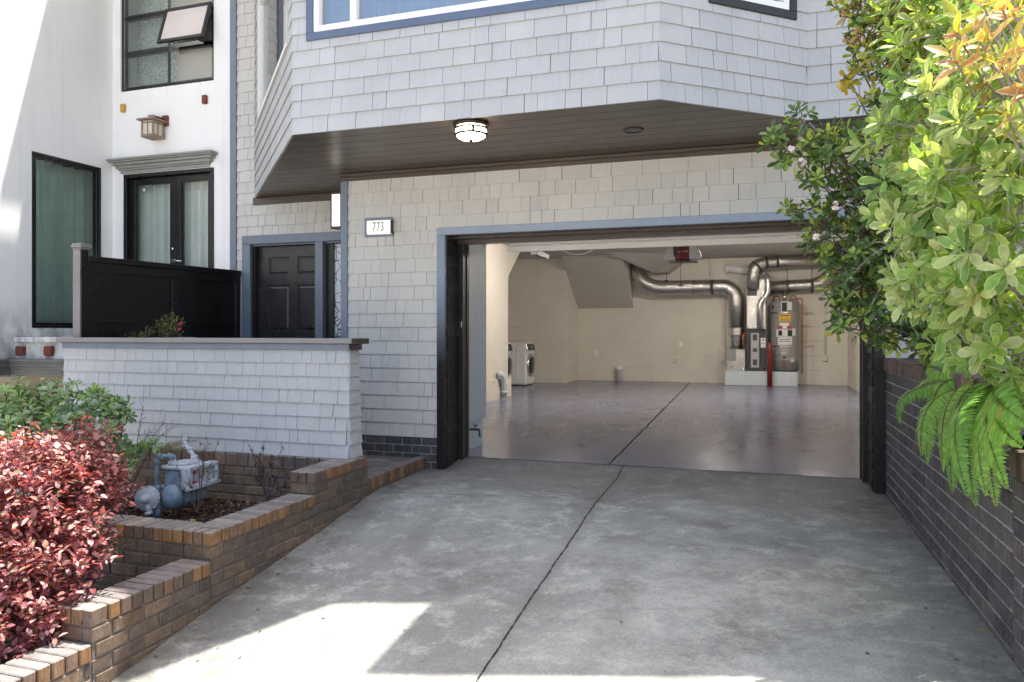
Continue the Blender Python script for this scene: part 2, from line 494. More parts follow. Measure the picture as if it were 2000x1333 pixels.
# ------------------------------------------------------------------ mesh helpers
class MB:
    """Collects shapes in world coordinates; build() links them as one mesh object."""

    def __init__(s):
        s.v, s.f, s.t, s.mi, s.lx, s.sm = [], [], [], [], {}, []

    def face(s, ids, tint=(1, 1, 1), mi=0, smooth=False):
        s.f.append(ids); s.t.append(tint); s.mi.append(mi); s.sm.append(smooth)

    def add(s, pts, faces, tint=(1, 1, 1), mi=0, smooth=False):
        o = len(s.v)
        s.v.extend([V(p) for p in pts])
        for f in faces: s.face([o + i for i in f], tint, mi, smooth)
        return o

    def quad(s, a, b, c, d, tint=(1, 1, 1), mi=0):
        s.add([a, b, c, d], [(0, 1, 2, 3)], tint, mi)

    def poly(s, pts, tint=(1, 1, 1), mi=0):
        s.add(pts, [tuple(range(len(pts)))], tint, mi)

    def box(s, lo, hi, tint=(1, 1, 1), mi=0):
        (x0, y0, z0), (x1, y1, z1) = lo, hi
        s.obox(V(((x0 + x1) / 2, (y0 + y1) / 2, (z0 + z1) / 2)), V((1, 0, 0)), V((0, 1, 0)), V((0, 0, 1)),
               abs(x1 - x0) / 2, abs(y1 - y0) / 2, abs(z1 - z0) / 2, 0, tint, mi)

    def obox(s, c, u, v, w_, hu, hv, hw, ch=0.0, tint=(1, 1, 1), mi=0, smooth=False):
        """oriented box, optionally with chamfered edges"""
        if ch <= 0:
            p = [c + u * (a * hu) + v * (b * hv) + w_ * (d * hw) for a in (-1, 1) for b in (-1, 1) for d in (-1, 1)]
            s.add(p, [(0, 1, 3, 2), (4, 6, 7, 5), (0, 4, 5, 1), (2, 3, 7, 6), (0, 2, 6, 4), (1, 5, 7, 3)], tint, mi)
            return
        ch = min(ch, hu * .6, hv * .6, hw * .6)
        p, ix = [], {}
        for a in (-1, 1):
            for b in (-1, 1):
                for d in (-1, 1):
                    for ax in range(3):
                        k_ = [hu - ch, hv - ch, hw - ch]
                        k_[ax] += ch
                        ix[(a, b, d, ax)] = len(p)
                        p.append(c + u * (a * k_[0]) + v * (b * k_[1]) + w_ * (d * k_[2]))
        fs = []
        for a in (-1, 1):
            fs.append([ix[(a, -1, -1, 0)], ix[(a, 1, -1, 0)], ix[(a, 1, 1, 0)], ix[(a, -1, 1, 0)]][::a])
            fs.append([ix[(-1, a, -1, 1)], ix[(-1, a, 1, 1)], ix[(1, a, 1, 1)], ix[(1, a, -1, 1)]][::a])
            fs.append([ix[(-1, -1, a, 2)], ix[(1, -1, a, 2)], ix[(1, 1, a, 2)], ix[(-1, 1, a, 2)]][::a])
            for b in (-1, 1):
                g = a * b
                fs.append([ix[(a, b, -1, 1)], ix[(a, b, 1, 1)], ix[(a, b, 1, 0)], ix[(a, b, -1, 0)]][::g])
                fs.append([ix[(a, -1, b, 0)], ix[(a, 1, b, 0)], ix[(a, 1, b, 2)], ix[(a, -1, b, 2)]][::g])
                fs.append([ix[(-1, a, b, 2)], ix[(1, a, b, 2)], ix[(1, a, b, 1)], ix[(-1, a, b, 1)]][::g])
                for d in (-1, 1):
                    fs.append([ix[(a, b, d, 0)], ix[(a, b, d, 1)], ix[(a, b, d, 2)]][::a * b * d])
        s.add(p, fs, tint, mi, smooth)

    def tube(s, pts, r, seg=8, caps=True, tint=(1, 1, 1), mi=0, smooth=True):
        """tube through pts; r is a number or one radius per point"""
        pts = [V(p) for p in pts]
        n = len(pts)
        if not isinstance(r, (list, tuple)): r = [r] * n
        tg = []
        for i in range(n):
            d = pts[min(i + 1, n - 1)] - pts[max(i - 1, 0)]
            tg.append(d.normalized() if d.length > 1e-9 else V((0, 0, 1)))
        a = V((0, 0, 1)) if abs(tg[0].z) < .9 else V((1, 0, 0))
        nx = tg[0].cross(a).normalized()
        o = len(s.v)
        for i in range(n):
            nx = (nx - tg[i] * nx.dot(tg[i]))
            nx = nx.normalized() if nx.length > 1e-6 else tg[i].orthogonal().normalized()
            ny = tg[i].cross(nx)
            for j in range(seg):
                an = 2 * PI * j / seg
                s.v.append(pts[i] + (nx * math.cos(an) + ny * math.sin(an)) * r[i])
        for i in range(n - 1):
            for j in range(seg):
                j2 = (j + 1) % seg
                s.face([o + i * seg + j, o + i * seg + j2, o + (i + 1) * seg + j2, o + (i + 1) * seg + j], tint, mi, smooth)
        if caps:
            s.face([o + j for j in range(seg)][::-1], tint, mi)
            s.face([o + (n - 1) * seg + j for j in range(seg)], tint, mi)

    def lathe(s, c, ax, prof, seg=24, tint=(1, 1, 1), mi=0, smooth=True):
        """prof: list of (radius, height along ax)"""
        ax = V(ax).normalized()
        nx = ax.orthogonal().normalized(); ny = ax.cross(nx)
        o = len(s.v)
        for (r_, h_) in prof:
            for j in range(seg):
                an = 2 * PI * j / seg
                s.v.append(V(c) + ax * h_ + (nx * math.cos(an) + ny * math.sin(an)) * r_)
        for i in range(len(prof) - 1):
            for j in range(seg):
                j2 = (j + 1) % seg
                s.face([o + i * seg + j, o + i * seg + j2, o + (i + 1) * seg + j2, o + (i + 1) * seg + j], tint, mi, smooth)
        if prof[0][0] > 1e-5: s.face([o + j for j in range(seg)][::-1], tint, mi)
        if prof[-1][0] > 1e-5: s.face([o + (len(prof) - 1) * seg + j for j in range(seg)], tint, mi)

    def extrude(s, prof, a, b, tint=(1, 1, 1), mi=0):
        """polygon prof (world offsets from a) swept from a to b"""
        n = len(prof)
        p = [V(a) + V(q) for q in prof] + [V(b) + V(q) for q in prof]
        fs = [(i, (i + 1) % n, n + (i + 1) % n, n + i) for i in range(n)]
        fs += [tuple(range(n))[::-1], tuple(range(n, 2 * n))]
        s.add(p, fs, tint, mi)

    def build_each(s, name, mats, parent=None):
        """every connected piece becomes an object of its own"""
        par = list(range(len(s.v)))
        def find(i):
            while par[i] != i:
                par[i] = par[par[i]]; i = par[i]
            return i
        for f in s.f:
            for i in f[1:]: par[find(i)] = find(f[0])
        groups = {}
        for k_, f in enumerate(s.f): groups.setdefault(find(f[0]), []).append(k_)
        out = []
        for fs in groups.values():
            m_ = MB(); ren = {}
            for k_ in fs:
                ids = []
                for i in s.f[k_]:
                    if i not in ren:
                        ren[i] = len(m_.v); m_.v.append(s.v[i])
                    ids.append(ren[i])
                m_.face(ids, s.t[k_], s.mi[k_], s.sm[k_])
            out.append(m_.build(name, mats, parent))
        return out

    def build(s, name, mats, parent=None, bevel=0, recalc=False):
        org = V((0, 0, 0))
        q = parent
        while q is not None:
            org += q.location; q = q.parent
        me = bpy.data.meshes.new(name)
        me.from_pydata([tuple(p - org) for p in s.v], [], s.f)
        if not isinstance(mats, (list, tuple)): mats = [mats]
        for m_ in mats: me.materials.append(m_)
        at = me.attributes.new('tint', 'FLOAT_COLOR', 'FACE')
        fl = []
        for t in s.t: fl.extend((t[0], t[1], t[2], 1.0))
        at.data.foreach_set('color', fl)
        me.polygons.foreach_set('material_index', s.mi)
        me.polygons.foreach_set('use_smooth', s.sm)
        if s.lx:
            la = me.attributes.new('lx', 'FLOAT', 'POINT')
            arr = [0.5] * len(s.v)
            for i, x in s.lx.items(): arr[i] = x
            la.data.foreach_set('value', arr)
        if recalc:
            bm = bmesh.new(); bm.from_mesh(me)
            bmesh.ops.recalc_face_normals(bm, faces=bm.faces)
            bm.to_mesh(me); bm.free()
        me.update()
        o = bpy.data.objects.new(name, me)
        COL.objects.link(o)
        if parent is not None: o.parent = parent
        if bevel:
            bv = o.modifiers.new('bevel', 'BEVEL')
            bv.width = bevel; bv.segments = 2; bv.limit_method = 'ANGLE'; bv.angle_limit = math.radians(40)
        return o


def tag(o, label=None, cat=None, group=None, kind=None):
    if label: o['label'] = label
    if cat: o['category'] = cat
    if group: o['group'] = group
    if kind: o['kind'] = kind
    return o


def thing(name, loc, label, cat, group=None):
    o = bpy.data.objects.new(name, None)
    o.empty_display_size = .2
    COL.objects.link(o)
    o.location = (loc[0], loc[1], loc[2])
    return tag(o, label, cat, group)


def copy_tree(o, parent=None):
    c_ = o.copy(); COL.objects.link(c_)
    if parent is not None: c_.parent = parent
    for ch in [x for x in COL.objects if x.parent == o]: copy_tree(ch, c_)
    return c_


class Fr:
    """a wall's own frame: u along it, z up, d out of it"""

    def __init__(s, o, u, n):
        s.o, s.u, s.n = V((o[0], o[1], 0)), V((u[0], u[1], 0)).normalized(), V((n[0], n[1], 0)).normalized()

    def p(s, u, z, d=0):
        return s.o + s.u * u + s.n * d + V((0, 0, z))

    def box(s, mb, u0, u1, z0, z1, d0, d1, ch=0.0, tint=(1, 1, 1), mi=0):
        c_ = s.p((u0 + u1) / 2, (z0 + z1) / 2, (d0 + d1) / 2)
        mb.obox(c_, s.u, s.n, V((0, 0, 1)), abs(u1 - u0) / 2, abs(d1 - d0) / 2, abs(z1 - z0) / 2, ch, tint, mi)

    def uz(s, u_, v_):
        """pixel on this wall's plane -> (u, z)"""
        d = ray(u_, v_)
        t = (s.o - CAM).dot(s.n) / d.dot(s.n)
        q = CAM + d * t - s.o
        return q.dot(s.u), q.z


def front(Y):
    return Fr((0, Y), (1, 0), (0, -1))


def side(X, sgn=1):
    return Fr((X, 0), (0, 1), (sgn, 0))


def wall(mb, fr, u0, u1, z0, z1, th, holes=(), mi=0):
    """sheet wall with rectangular holes: front, back, reveals, outer edges"""
    us = sorted({u0, u1, *[h[0] for h in holes], *[h[1] for h in holes]})
    zs = sorted({z0, z1, *[h[2] for h in holes], *[h[3] for h in holes]})
    us = [x for x in us if u0 <= x <= u1]; zs = [x for x in zs if z0 <= x <= z1]
    def solid(i, j):
        if not (0 <= i < len(us) - 1 and 0 <= j < len(zs) - 1): return False
        cu, cz = (us[i] + us[i + 1]) / 2, (zs[j] + zs[j + 1]) / 2
        return not any(h[0] < cu < h[1] and h[2] < cz < h[3] for h in holes)
    for i in range(len(us) - 1):
        for j in range(len(zs) - 1):
            if not solid(i, j): continue
            a, b_, c_, d = us[i], us[i + 1], zs[j], zs[j + 1]
            mb.quad(fr.p(a, c_), fr.p(b_, c_), fr.p(b_, d), fr.p(a, d), mi=mi)
            mb.quad(fr.p(a, c_, -th), fr.p(a, d, -th), fr.p(b_, d, -th), fr.p(b_, c_, -th), mi=mi)
            if not solid(i - 1, j): mb.quad(fr.p(a, c_), fr.p(a, d), fr.p(a, d, -th), fr.p(a, c_, -th), mi=mi)
            if not solid(i + 1, j): mb.quad(fr.p(b_, c_), fr.p(b_, c_, -th), fr.p(b_, d, -th), fr.p(b_, d), mi=mi)
            if not solid(i, j - 1): mb.quad(fr.p(a, c_), fr.p(a, c_, -th), fr.p(b_, c_, -th), fr.p(b_, c_), mi=mi)
            if not solid(i, j + 1): mb.quad(fr.p(a, d), fr.p(b_, d), fr.p(b_, d, -th), fr.p(a, d, -th), mi=mi)


def shingles(mb, fr, u0, u1, z0, z1, row=.141, holes=(), seed=1, flare=0.0, wear=.12, wmin=.10, wmax=.29, ext0=0, ext1=0, clip=None):
    """courses of hand-cut shingles, each a tilted wedge; clip(z) -> (u0, u1) limits a course"""
    r = random.Random(seed)
    nrow = int(math.ceil((z1 - z0) / row - .15))
    for i in range(nrow):
        zb = z0 + i * row
        zt = min(z1, zb + row + .004)
        fl = flare * max(0, 1 - (zb - z0) / (z1 - z0)) ** 1.5
        a0, a1 = (u0, u1) if clip is None else clip(zb)
        x = a0 - r.random() * .12
        while x < a1:
            wd_ = r.uniform(wmin, wmax) if r.random() < .8 else r.uniform(wmin * .8, wmin * 1.3)
            gap = r.choice((.002, .003, .004, .0055))
            a, b_ = max(a0, x), min(a1, x + wd_ - gap)
            x += wd_
            if b_ - a < .012: continue
            if a <= a0 + 1e-6: a -= ext0
            if b_ >= a1 - 1e-6: b_ += ext1
            tb = .019 + r.uniform(-.001, .001) + fl
            tt = .005 + fl * .85
            g = r.gauss(1, .016)
            tint = (g, g, 1.0 if r.random() < wear else r.random() * .22)
            zj = zb + r.uniform(-.0009, .0009)
            rects = [(a, b_, zj, zt)]
            for h in holes:
                nr = []
                for (p0, p1, q0, q1) in rects:
                    if h[1] <= p0 or h[0] >= p1 or h[3] <= q0 or h[2] >= q1:
                        nr.append((p0, p1, q0, q1)); continue
                    if p0 < h[0]: nr.append((p0, h[0], q0, q1))
                    if p1 > h[1]: nr.append((h[1], p1, q0, q1))
                    m0, m1 = max(p0, h[0]), min(p1, h[1])
                    if q0 < h[2]: nr.append((m0, m1, q0, h[2]))
                    if q1 > h[3]: nr.append((m0, m1, h[3], q1))
                rects = nr
            for (p0, p1, q0, q1) in rects:
                if p1 - p0 < .004 or q1 - q0 < .004: continue
                d0 = tb + (tt - tb) * (q0 - zj) / row
                d1 = tb + (tt - tb) * (q1 - zj) / row
                mb.add([fr.p(p0, q0, d0), fr.p(p1, q0, d0), fr.p(p1, q1, d1), fr.p(p0, q1, d1),
                        fr.p(p0, q0, 0), fr.p(p1, q0, 0), fr.p(p1, q1, 0), fr.p(p0, q1, 0)],
                       [(0, 1, 2, 3), (4, 5, 1, 0), (4, 0, 3, 7), (1, 5, 6, 2)], tint)


def brick_tint(r, kind):
    if kind == 'left':
        base = r.choice([(.160, .112, .080), (.145, .104, .078), (.172, .118, .080), (.130, .098, .078), (.180, .124, .082), (.138, .104, .080)])
    elif kind == 'cap':
        base = r.choice([(.20, .118, .070), (.225, .128, .066), (.175, .110, .072), (.145, .102, .076), (.26, .142, .062), (.155, .104, .074)])
    elif kind == 'captop':
        base = r.choice([(.225, .207, .19), (.20, .183, .172), (.24, .217, .197), (.19, .174, .165)])
    elif kind == 'rcap':
        base = r.choice([(.135, .090, .074), (.115, .084, .073), (.16, .104, .080), (.10, .082, .076)])
    elif kind == 'right_near':
        base = r.choice([(.100, .091, .088), (.108, .095, .088), (.092, .085, .085), (.114, .097, .088)])
    else:
        base = r.choice([(.078, .074, .081), (.072, .069, .077), (.084, .077, .080), (.088, .079, .079), (.070, .068, .077)])
    g = r.uniform(.85, 1.18)
    return tuple(x * g for x in base)


def brick_wall(mb, fr, u0, u1, ztop, n, course=.085, length=.215, depth=.09, kind='left', r=R, joint=.011, skip=None, off0=0.0, mi=0, near=None):
    """n courses of running bond hanging down from ztop, faces at d = 0"""
    for i in range(n):
        zt = ztop - i * course
        x = u0 - ((i % 2) * .5 * length) - off0
        while x < u1:
            a, b_ = max(u0, x), min(u1, x + length - joint)
            x += length
            if b_ - a < .02: continue
            if skip and skip(a, b_, zt): continue
            pr = r.uniform(-.003, .003)
            kd = 'right_near' if (kind == 'right' and near and r.random() < near(a)) else kind
            fr.box(mb, a, b_, zt - course + joint, zt, -depth, pr, .005, brick_tint(r, kd), mi)


def rowlock(mb, fr, u0, u1, zt, h, depth, kind, r=R, wd=.066, joint=.009, top='captop', d1=0.004, mi=0):
    """a row of bricks on edge; their long tops run across the wall"""
    n = max(1, round((u1 - u0) / (wd + joint)))
    st = (u1 - u0) / n
    for i in range(n):
        a = u0 + i * st
        j = r.uniform(-.002, .002)
        o0 = len(mb.f)
        fr.box(mb, a + joint / 2, a + st - joint / 2, zt - h, zt + j, -depth, d1 + r.uniform(-.002, .002), .006, brick_tint(r, kind), mi)
        tt = brick_tint(r, top)
        # the upper faces are greyer than the sides
        for fi in range(o0, len(mb.f)):
            c_ = sum((mb.v[q].z for q in mb.f[fi])) / len(mb.f[fi])
            if c_ > zt - .004: mb.t[fi] = tt


def leaf(mb, p, d, n, L, W, tint, prof='ob', cup=.18, droop=.12, mi=0, ns=3):
    d = d.normalized()
    s_ = d.cross(n)
    if s_.length < 1e-4: s_ = d.orthogonal()
    s_.normalize()
    n = s_.cross(d).normalized()
    PR = {'ob': ((.28, .42), (.62, .92), (.86, .78)), 'ov': ((.22, .75), (.50, 1.0), (.80, .55)), 'la': ((.25, .8), (.55, .9), (.82, .5))}[prof]
    o = len(mb.v)
    pt = lambda t, x: p + d * (L * t) + n * (-droop * L * t * t + cup * W * abs(x) * .5) + s_ * (x * W / 2)
    mb.v.append(pt(0, 0)); mb.lx[o] = .12
    for (t, w_) in PR:
        i = len(mb.v)
        mb.v.append(pt(t, -w_)); mb.v.append(pt(t, 0)); mb.v.append(pt(t, w_))
        mb.lx[i] = 1.0; mb.lx[i + 1] = 0.0; mb.lx[i + 2] = 1.0
    mb.v.append(pt(1, 0)); mb.lx[len(mb.v) - 1] = .9
    F_ = [(0, 2, 1), (0, 3, 2), (1, 2, 5, 4), (2, 3, 6, 5), (4, 5, 8, 7), (5, 6, 9, 8), (7, 8, 10), (8, 9, 10)]
    for f in F_: mb.face([o + x for x in f], tint, mi, True)


def rand_dir(r):
    while True:
        v = V((r.uniform(-1, 1), r.uniform(-1, 1), r.uniform(-1, 1)))
        if .05 < v.length < 1: return v.normalized()


def rosette(mb, p, ax, n, L, W, tints, r, prof='ob', open_=(25, 85), cup=.25, droop=.15, mi=0):
    ax = ax.normalized(); a = ax.orthogonal().normalized(); b_ = ax.cross(a)
    ph = r.random() * 6.28
    base = r.choice(tints)
    for i in range(n):
        an = ph + i * 2.4 + r.uniform(-.25, .25)
        el = math.radians(open_[0] + (open_[1] - open_[0]) * ((i + .5) / n) ** .8 + r.uniform(-9, 9))
        rad = a * math.cos(an) + b_ * math.sin(an)
        d = ax * math.cos(el) + rad * math.sin(el)
        nn = ax * math.sin(el) - rad * math.cos(el)
        g = r.uniform(.8, 1.22)
        t = base if r.random() < .75 else r.choice(tints)
        sc_ = r.uniform(.55, 1.15) * (.7 + .3 * i / n)
        leaf(mb, p - ax * (.012 * i / n * 3), d, nn, L * sc_, W * sc_, tuple(x * g for x in t), prof, cup, droop * r.uniform(.3, 1.6), mi)


def curve(a, b_, c_, n=10):
    return [a * (1 - t) ** 2 + b_ * (2 * t * (1 - t)) + c_ * t ** 2 for t in [i / n for i in range(n + 1)]]


def bend(pts, rad, n=6):
    """polyline with rounded corners"""
    pts = [V(p) for p in pts]
    out = [pts[0]]
    for a, b_, c_ in zip(pts, pts[1:], pts[2:]):
        d0, d1 = (a - b_), (c_ - b_)
        rr = min(rad, d0.length * .49, d1.length * .49)
        p0, p1 = b_ + d0.normalized() * rr, b_ + d1.normalized() * rr
        out += curve(p0, b_, p1, n)
    out.append(pts[-1])
    return out


# ------------------------------------------------------------------ ground, driveway, floor, paths
def gfar(x, y):
    return gz(x, y) - .012


mb = MB()
xs = [-1500, -300, -80, -30, -14, -10] + [-9 + .5 * i for i in range(29)] + [8, 14, 30, 80, 300, 1500]
ys = [-1500, -300, -80, -30, -10, -5] + [-3 + .5 * i for i in range(21)] + [7.4, 12, 30, 80, 300, 1500]
for j, y in enumerate(ys):
    for i, x in enumerate(xs):
        z = gfar(x, min(y, 7.0)) - (.25 if (y > 7.2) else 0)
        mb.v.append(V((x, y, z)))
nx = len(xs)
for j in range(len(ys) - 1):
    for i in range(nx - 1):
        mb.face([j * nx + i, j * nx + i + 1, (j + 1) * nx + i + 1, (j + 1) * nx + i], smooth=True)
tag(mb.build('ground', M['pave']), kind='structure')

mb = MB()
XA, XB = -3.27, 1.04
NXD, NYD = 40, 80
for j in range(NYD + 1):
    y = .8 + (7.4 - .8) * j / NYD
    for i in range(NXD + 1):
        x = XA + (XB - XA) * i / NXD
        mb.v.append(V((x, y, gz(x, y))))
for j in range(NYD):
    for i in range(NXD):
        a = j * (NXD + 1) + i
        mb.face([a, a + 1, a + NXD + 2, a + NXD + 1], smooth=True)
tag(mb.build('driveway', M['concrete']), kind='structure')

mb = MB()
mb.quad((-7.3, 7.4, 0), (2.1, 7.4, 0), (2.1, 20.1, 0), (-7.3, 20.1, 0))
tag(mb.build('floor', M['epoxy']), kind='structure')

# ------------------------------------------------------------------ the house
YG, YE, YU = 7.0, 7.9, 6.35            # garage front, entry wall, upper wall on the right
ZS = 3.0                              # soffit height
XT0, XT1 = onY(668, 500, YG).x, onY(681, 500, YG).x
Xa, Xb = onY(574, 265, 5.45).x, onY(1288, 196, 5.45).x
Xd, Xc = onY(499.5, 385, YE).x, onY(1576, 238, YU).x
XL0, XL1 = onY(452, 500, YE).x, onY(464, 500, YE).x
XR = 3.6
PA, PB, PC, PD = V((Xa, 5.45)), V((Xb, 5.45)), V((Xc, YU)), V((Xd, YE))

house = thing('house', (-1.2, 7.0, 0), 'pale grey shingled house with an overhanging bay above its open garage', 'house')

fG, fE, fU, fB = front(YG), front(YE), front(YU), front(5.45)
fLD = Fr(PD, (PA - PD), (PD.y - PA.y, -(PA.x - PD.x)))
fLD.n = V((fLD.u.y, -fLD.u.x, 0))
fRD = Fr(PB, (PC - PB), (1, -1)); fRD.n = V((fRD.u.y, -fRD.u.x, 0))
LLD, LRD = (PA - PD).length, (PC - PB).length

ox0, ox1 = onY(855, 446, YG).x, onY(1728, 600, YG).x          # casing outer edges
ix0, ix1 = onY(870.5, 600, YG).x, onY(1707, 600, YG).x        # casing inner edges
zh1, zh0 = onY(855, 446.3, YG).z, onY(870, 460, YG).z
ow0, ow1 = -2.972, .868                                       # clear opening at the threshold
sign_c = [onY(714, 427, YG), onY(769, 462, YG)]

# garage front wall: backing + shingles + brick base
ghole = [(ox0 + .005, ox1 - .005, -.5, zh1 - .004)]
mb = MB()
wall(mb, fG, XT0 + .03, XR, -.35, 7.0 if False else ZS, .22, ghole)
mb.build('front_wall', M['room'], house)
mb = MB()
shingles(mb, fG, XT1, XR, .245, ZS - .05, .1415, ghole + [(sign_c[0].x, sign_c[1].x, sign_c[1].z, sign_c[0].z)], 11)
mb.build('shingle_siding', M['shingle'], house)
mb = MB()
fGb = front(YG - .016)
brick_wall(mb, fGb, XT1 + .002, ox0 - .003, .240, 5, .083, .215, .012, 'right', R)
fGb.box(mb, XT1 + .002, ox0 - .003, -.19, .238, -.014, -.005, mi=1)
mb.build('brick_base', [M['brick_right'], M['mortar_dark']], house)
# return wall beside the entry, hidden corner post
mb = MB()
fG.box(mb, XT0, XT1, .05, ZS - .004, -.06, .03, .004)
mb.build('corner_trim', M['slate'], house)
mb = MB()
mb.box((XT0 + .03, YG + .06, 0), (XT0 + .10, YE, ZS))
mb.build('return_wall', M['room'], house)
mb = MB()
shingles(mb, Fr((XT0 + .03, YE), (0, -1), (-1, 0)), 0.0, YE - YG - .06, .3, ZS - .05, .1415, seed=8)
mb.build('shingle_siding', M['shingle'], house)

# entry wall, with the door opening
d_out0, d_out1 = fE.uz(475, 470)[0], XT0 + .03
d_top_out, d_top_in = fE.uz(476, 462)[1], fE.uz(492, 478)[1]
dn0, dn1 = fE.uz(491, 600)[0], fE.uz(617.5, 600)[0]
sl0, sl1 = fE.uz(632.5, 600)[0], XT0 - .02
ZD = d_top_in - 2.04
mb = MB()
wall(mb, fE, XL0 + .01, XT0 + .03, 0, 5.8, .15, [(d_out0 + .01, d_out1, ZD, d_top_out - .01)])
mb.build('entry_wall', M['room'], house)
mb = MB()
def clipE(zb):
    return (XL1 - .004, XT0 + .03) if zb < ZS - .06 else (XL1 - .004, Xd - .006)
shingles(mb, fE, XL1, XT0, ZD, 5.8, .1415, [(d_out0 + .002, XT0 + .1, 0, d_top_out - .002)], 21, wmin=.09, wmax=.24, clip=clipE)
mb.build('shingle_siding', M['shingle'], house)
mb = MB()
fE.box(mb, XL0, XL1, -.3, 6.6, -.10, .035, .004)
mb.build('corner_trim', M['slate'], house)

# door set: frame > door slab, sidelight
mb = MB()
fE.box(mb, d_out0, d_out1, d_top_in, d_top_out, -.02, .03, .003)
fE.box(mb, d_out0, dn0, ZD, d_top_in - .002, -.02, .03, .003)
fE.box(mb, dn1, sl0, ZD, d_top_in - .002, -.06, .03, .003)
fE.box(mb, dn0, sl1, d_top_in - .02, d_top_in - .002, -.10, -.02)
dfr = mb.build('door_frame', M['slate'], house)
mb = MB()
def inset_panel(mb, fr, a, b_, z0, z1, d, dep=.012, w_=.02, mi=0):
    """a raised-and-fielded panel on a flat face"""
    rings = [(0, 0), (w_ * .5, -dep), (w_ * 1.0, -dep), (w_ * 2.0, -dep * .25)]
    pr = None
    for (g, dd) in rings:
        q = [fr.p(a + g, z0 + g, d + dd), fr.p(b_ - g, z0 + g, d + dd), fr.p(b_ - g, z1 - g, d + dd), fr.p(a + g, z1 - g, d + dd)]
        if pr:
            for i in range(4): mb.quad(pr[i], pr[(i + 1) % 4], q[(i + 1) % 4], q[i], mi=mi)
        pr = q
    mb.quad(*pr, mi=mi)
DD = -.10
s0, s1 = dn0 + .035, dn1 - .004
pu = [fE.uz(515, 500)[0], fE.uz(556, 500)[0], fE.uz(571.5, 500)[0], fE.uz(613, 500)[0]]
z_a, z_b = fE.uz(520, 502)[1], fE.uz(520, 537)[1]
z_c, z_d = fE.uz(520, 557)[1], ZD + .95
z_e, z_f = ZD + .80, ZD + .25
hol = [(pu[0], pu[1], z_b, z_a), (pu[2], pu[3], z_b, z_a), (pu[0], pu[1], z_d, z_c), (pu[2], pu[3], z_d, z_c),
       (pu[0], pu[1], z_f, z_e), (pu[2], pu[3], z_f, z_e)]
fS = front(YE - DD)
wall(mb, fS, s0, s1, ZD, d_top_in - .025, .04, hol)
for h in hol: inset_panel(mb, fS, *h[:2], h[2], h[3], 0)
dr = mb.build('door', M['door'], house)
mb = MB()
fE.box(mb, dn0, dn0 + .033, ZD, d_top_in - .022, -.14, -.03)
mb.build('door_jamb', M['casing_black'], house)
mb = MB()
kp = fS.p(s1 - .07, ZD + 1.0, 0)
mb.lathe(kp, (0, -1, 0), [(.028, 0), (.028, .008), (.011, .01), (.011, .035), (.027, .042), (.029, .055), (.018, .066), (0, .068)], 16)
mb.build('knob', M['bronze'], dr)
# leaded sidelight
k = NT('leaded_glass')
vo = k.n('TexVoronoi', feature='DISTANCE_TO_EDGE'); vo.inputs['Scale'].default_value = 9
k.l(k.mapping((1, 0, 1)), vo.inputs[0])
ed = k.ramp(vo.outputs[0], .045, .02)
M['leaded'] = k.done(k.bsdf(k.mix(ed, (.62, .67, .70), (.03, .03, .035)), .12, 0, .7, k.bump(k.noise(20), .2, .01)))
mb = MB()
fE.box(mb, sl0 + .10, sl1 + .25, ZD + .05, d_top_in - .03, -.09, -.08)
sg = mb.build('sidelight_pane', M['leaded'], house)
mb = MB()
fE.box(mb, sl0, sl0 + .10, ZD, d_top_in - .024, -.12, -.05)
mb.build('sidelight_frame', M['casing_black'], house)
mb = MB()
for (pv, rad) in ((578, .125), (610, .11)):
    cu, cz = fE.uz(676, pv)
    mb.lathe(fE.p(cu, cz, -.072), (0, -1, 0), [(0, 0), (rad * .62, 0), (rad * .62, .004), (0, .005)], 24, mi=0, smooth=False)
    for i in range(18):
        a = i / 18 * 2 * PI
        dv = V((math.cos(a), 0, math.sin(a)))
        mb.obox(fE.p(cu, cz, -.071) + dv * rad * .85, dv, V((-dv.z, 0, dv.x)), V((0, 1, 0)), rad * .16, rad * .075, .003, 0, mi=i % 2)
mb.build('glass_medallion', [M['paper'], M['ink']], sg)

# bay walls
def backing(name, fr, L, z0, z1, holes=()):
    m_ = MB(); wall(m_, fr, 0.01, L - .01, z0 + .03, z1, .12, holes); m_.build(name, M['room'], house)
ZB = 5.6
bw = [fB.uz(601, 83), None]
bu0, bz0 = bw[0]
bu1, bz1 = Xb - .38, 5.2
fBx = Fr((Xa, 5.45), (1, 0), (0, -1))
LB = Xb - Xa
hB = [(bu0 - Xa, bu1 - Xa, bz0, bz1)]
backing('bay_wall', fBx, LB, ZS, ZB, [(hB[0][0] + .02, hB[0][1] - .02, hB[0][2] + .02, hB[0][3] - .02)])
mb = MB()
shingles(mb, fBx, 0, LB, ZS, ZB, .1405, hB, 31, wear=.5, wmin=.12, wmax=.31, ext0=.012, ext1=.008)
mb.build('shingle_siding', M['shingle_cool'], house)
# left slanted bay wall and its tall window
l0 = fLD.uz(507, 238); l1 = fLD.uz(566, 92)
lz0 = (l0[1] + l1[1]) / 2
hL = [(l0[0], l1[0], lz0, 5.3)]
backing('bay_wall', fLD, LLD, ZS, ZB, [(hL[0][0] + .02, hL[0][1] - .02, lz0 + .02, 5.28)])
mb = MB()
shingles(mb, fLD, 0, LLD, ZS, ZB, .1405, hL, 32, wear=.3, ext1=.01)
mb.build('shingle_siding', M['shingle_cool'], house)
r1 = fRD.uz(1552, 42)
hR = [(.42, r1[0], r1[1], 5.2)]
backing('bay_wall', fRD, LRD, ZS, ZB, [(.44, r1[0] - .02, r1[1] + .02, 5.18)])
mb = MB()
shingles(mb, fRD, 0, LRD, ZS, ZB, .1405, hR, 33, wear=.8, wmin=.12, wmax=.32, ext0=.008)
mb.build('shingle_siding', M['shingle_cool'], house)
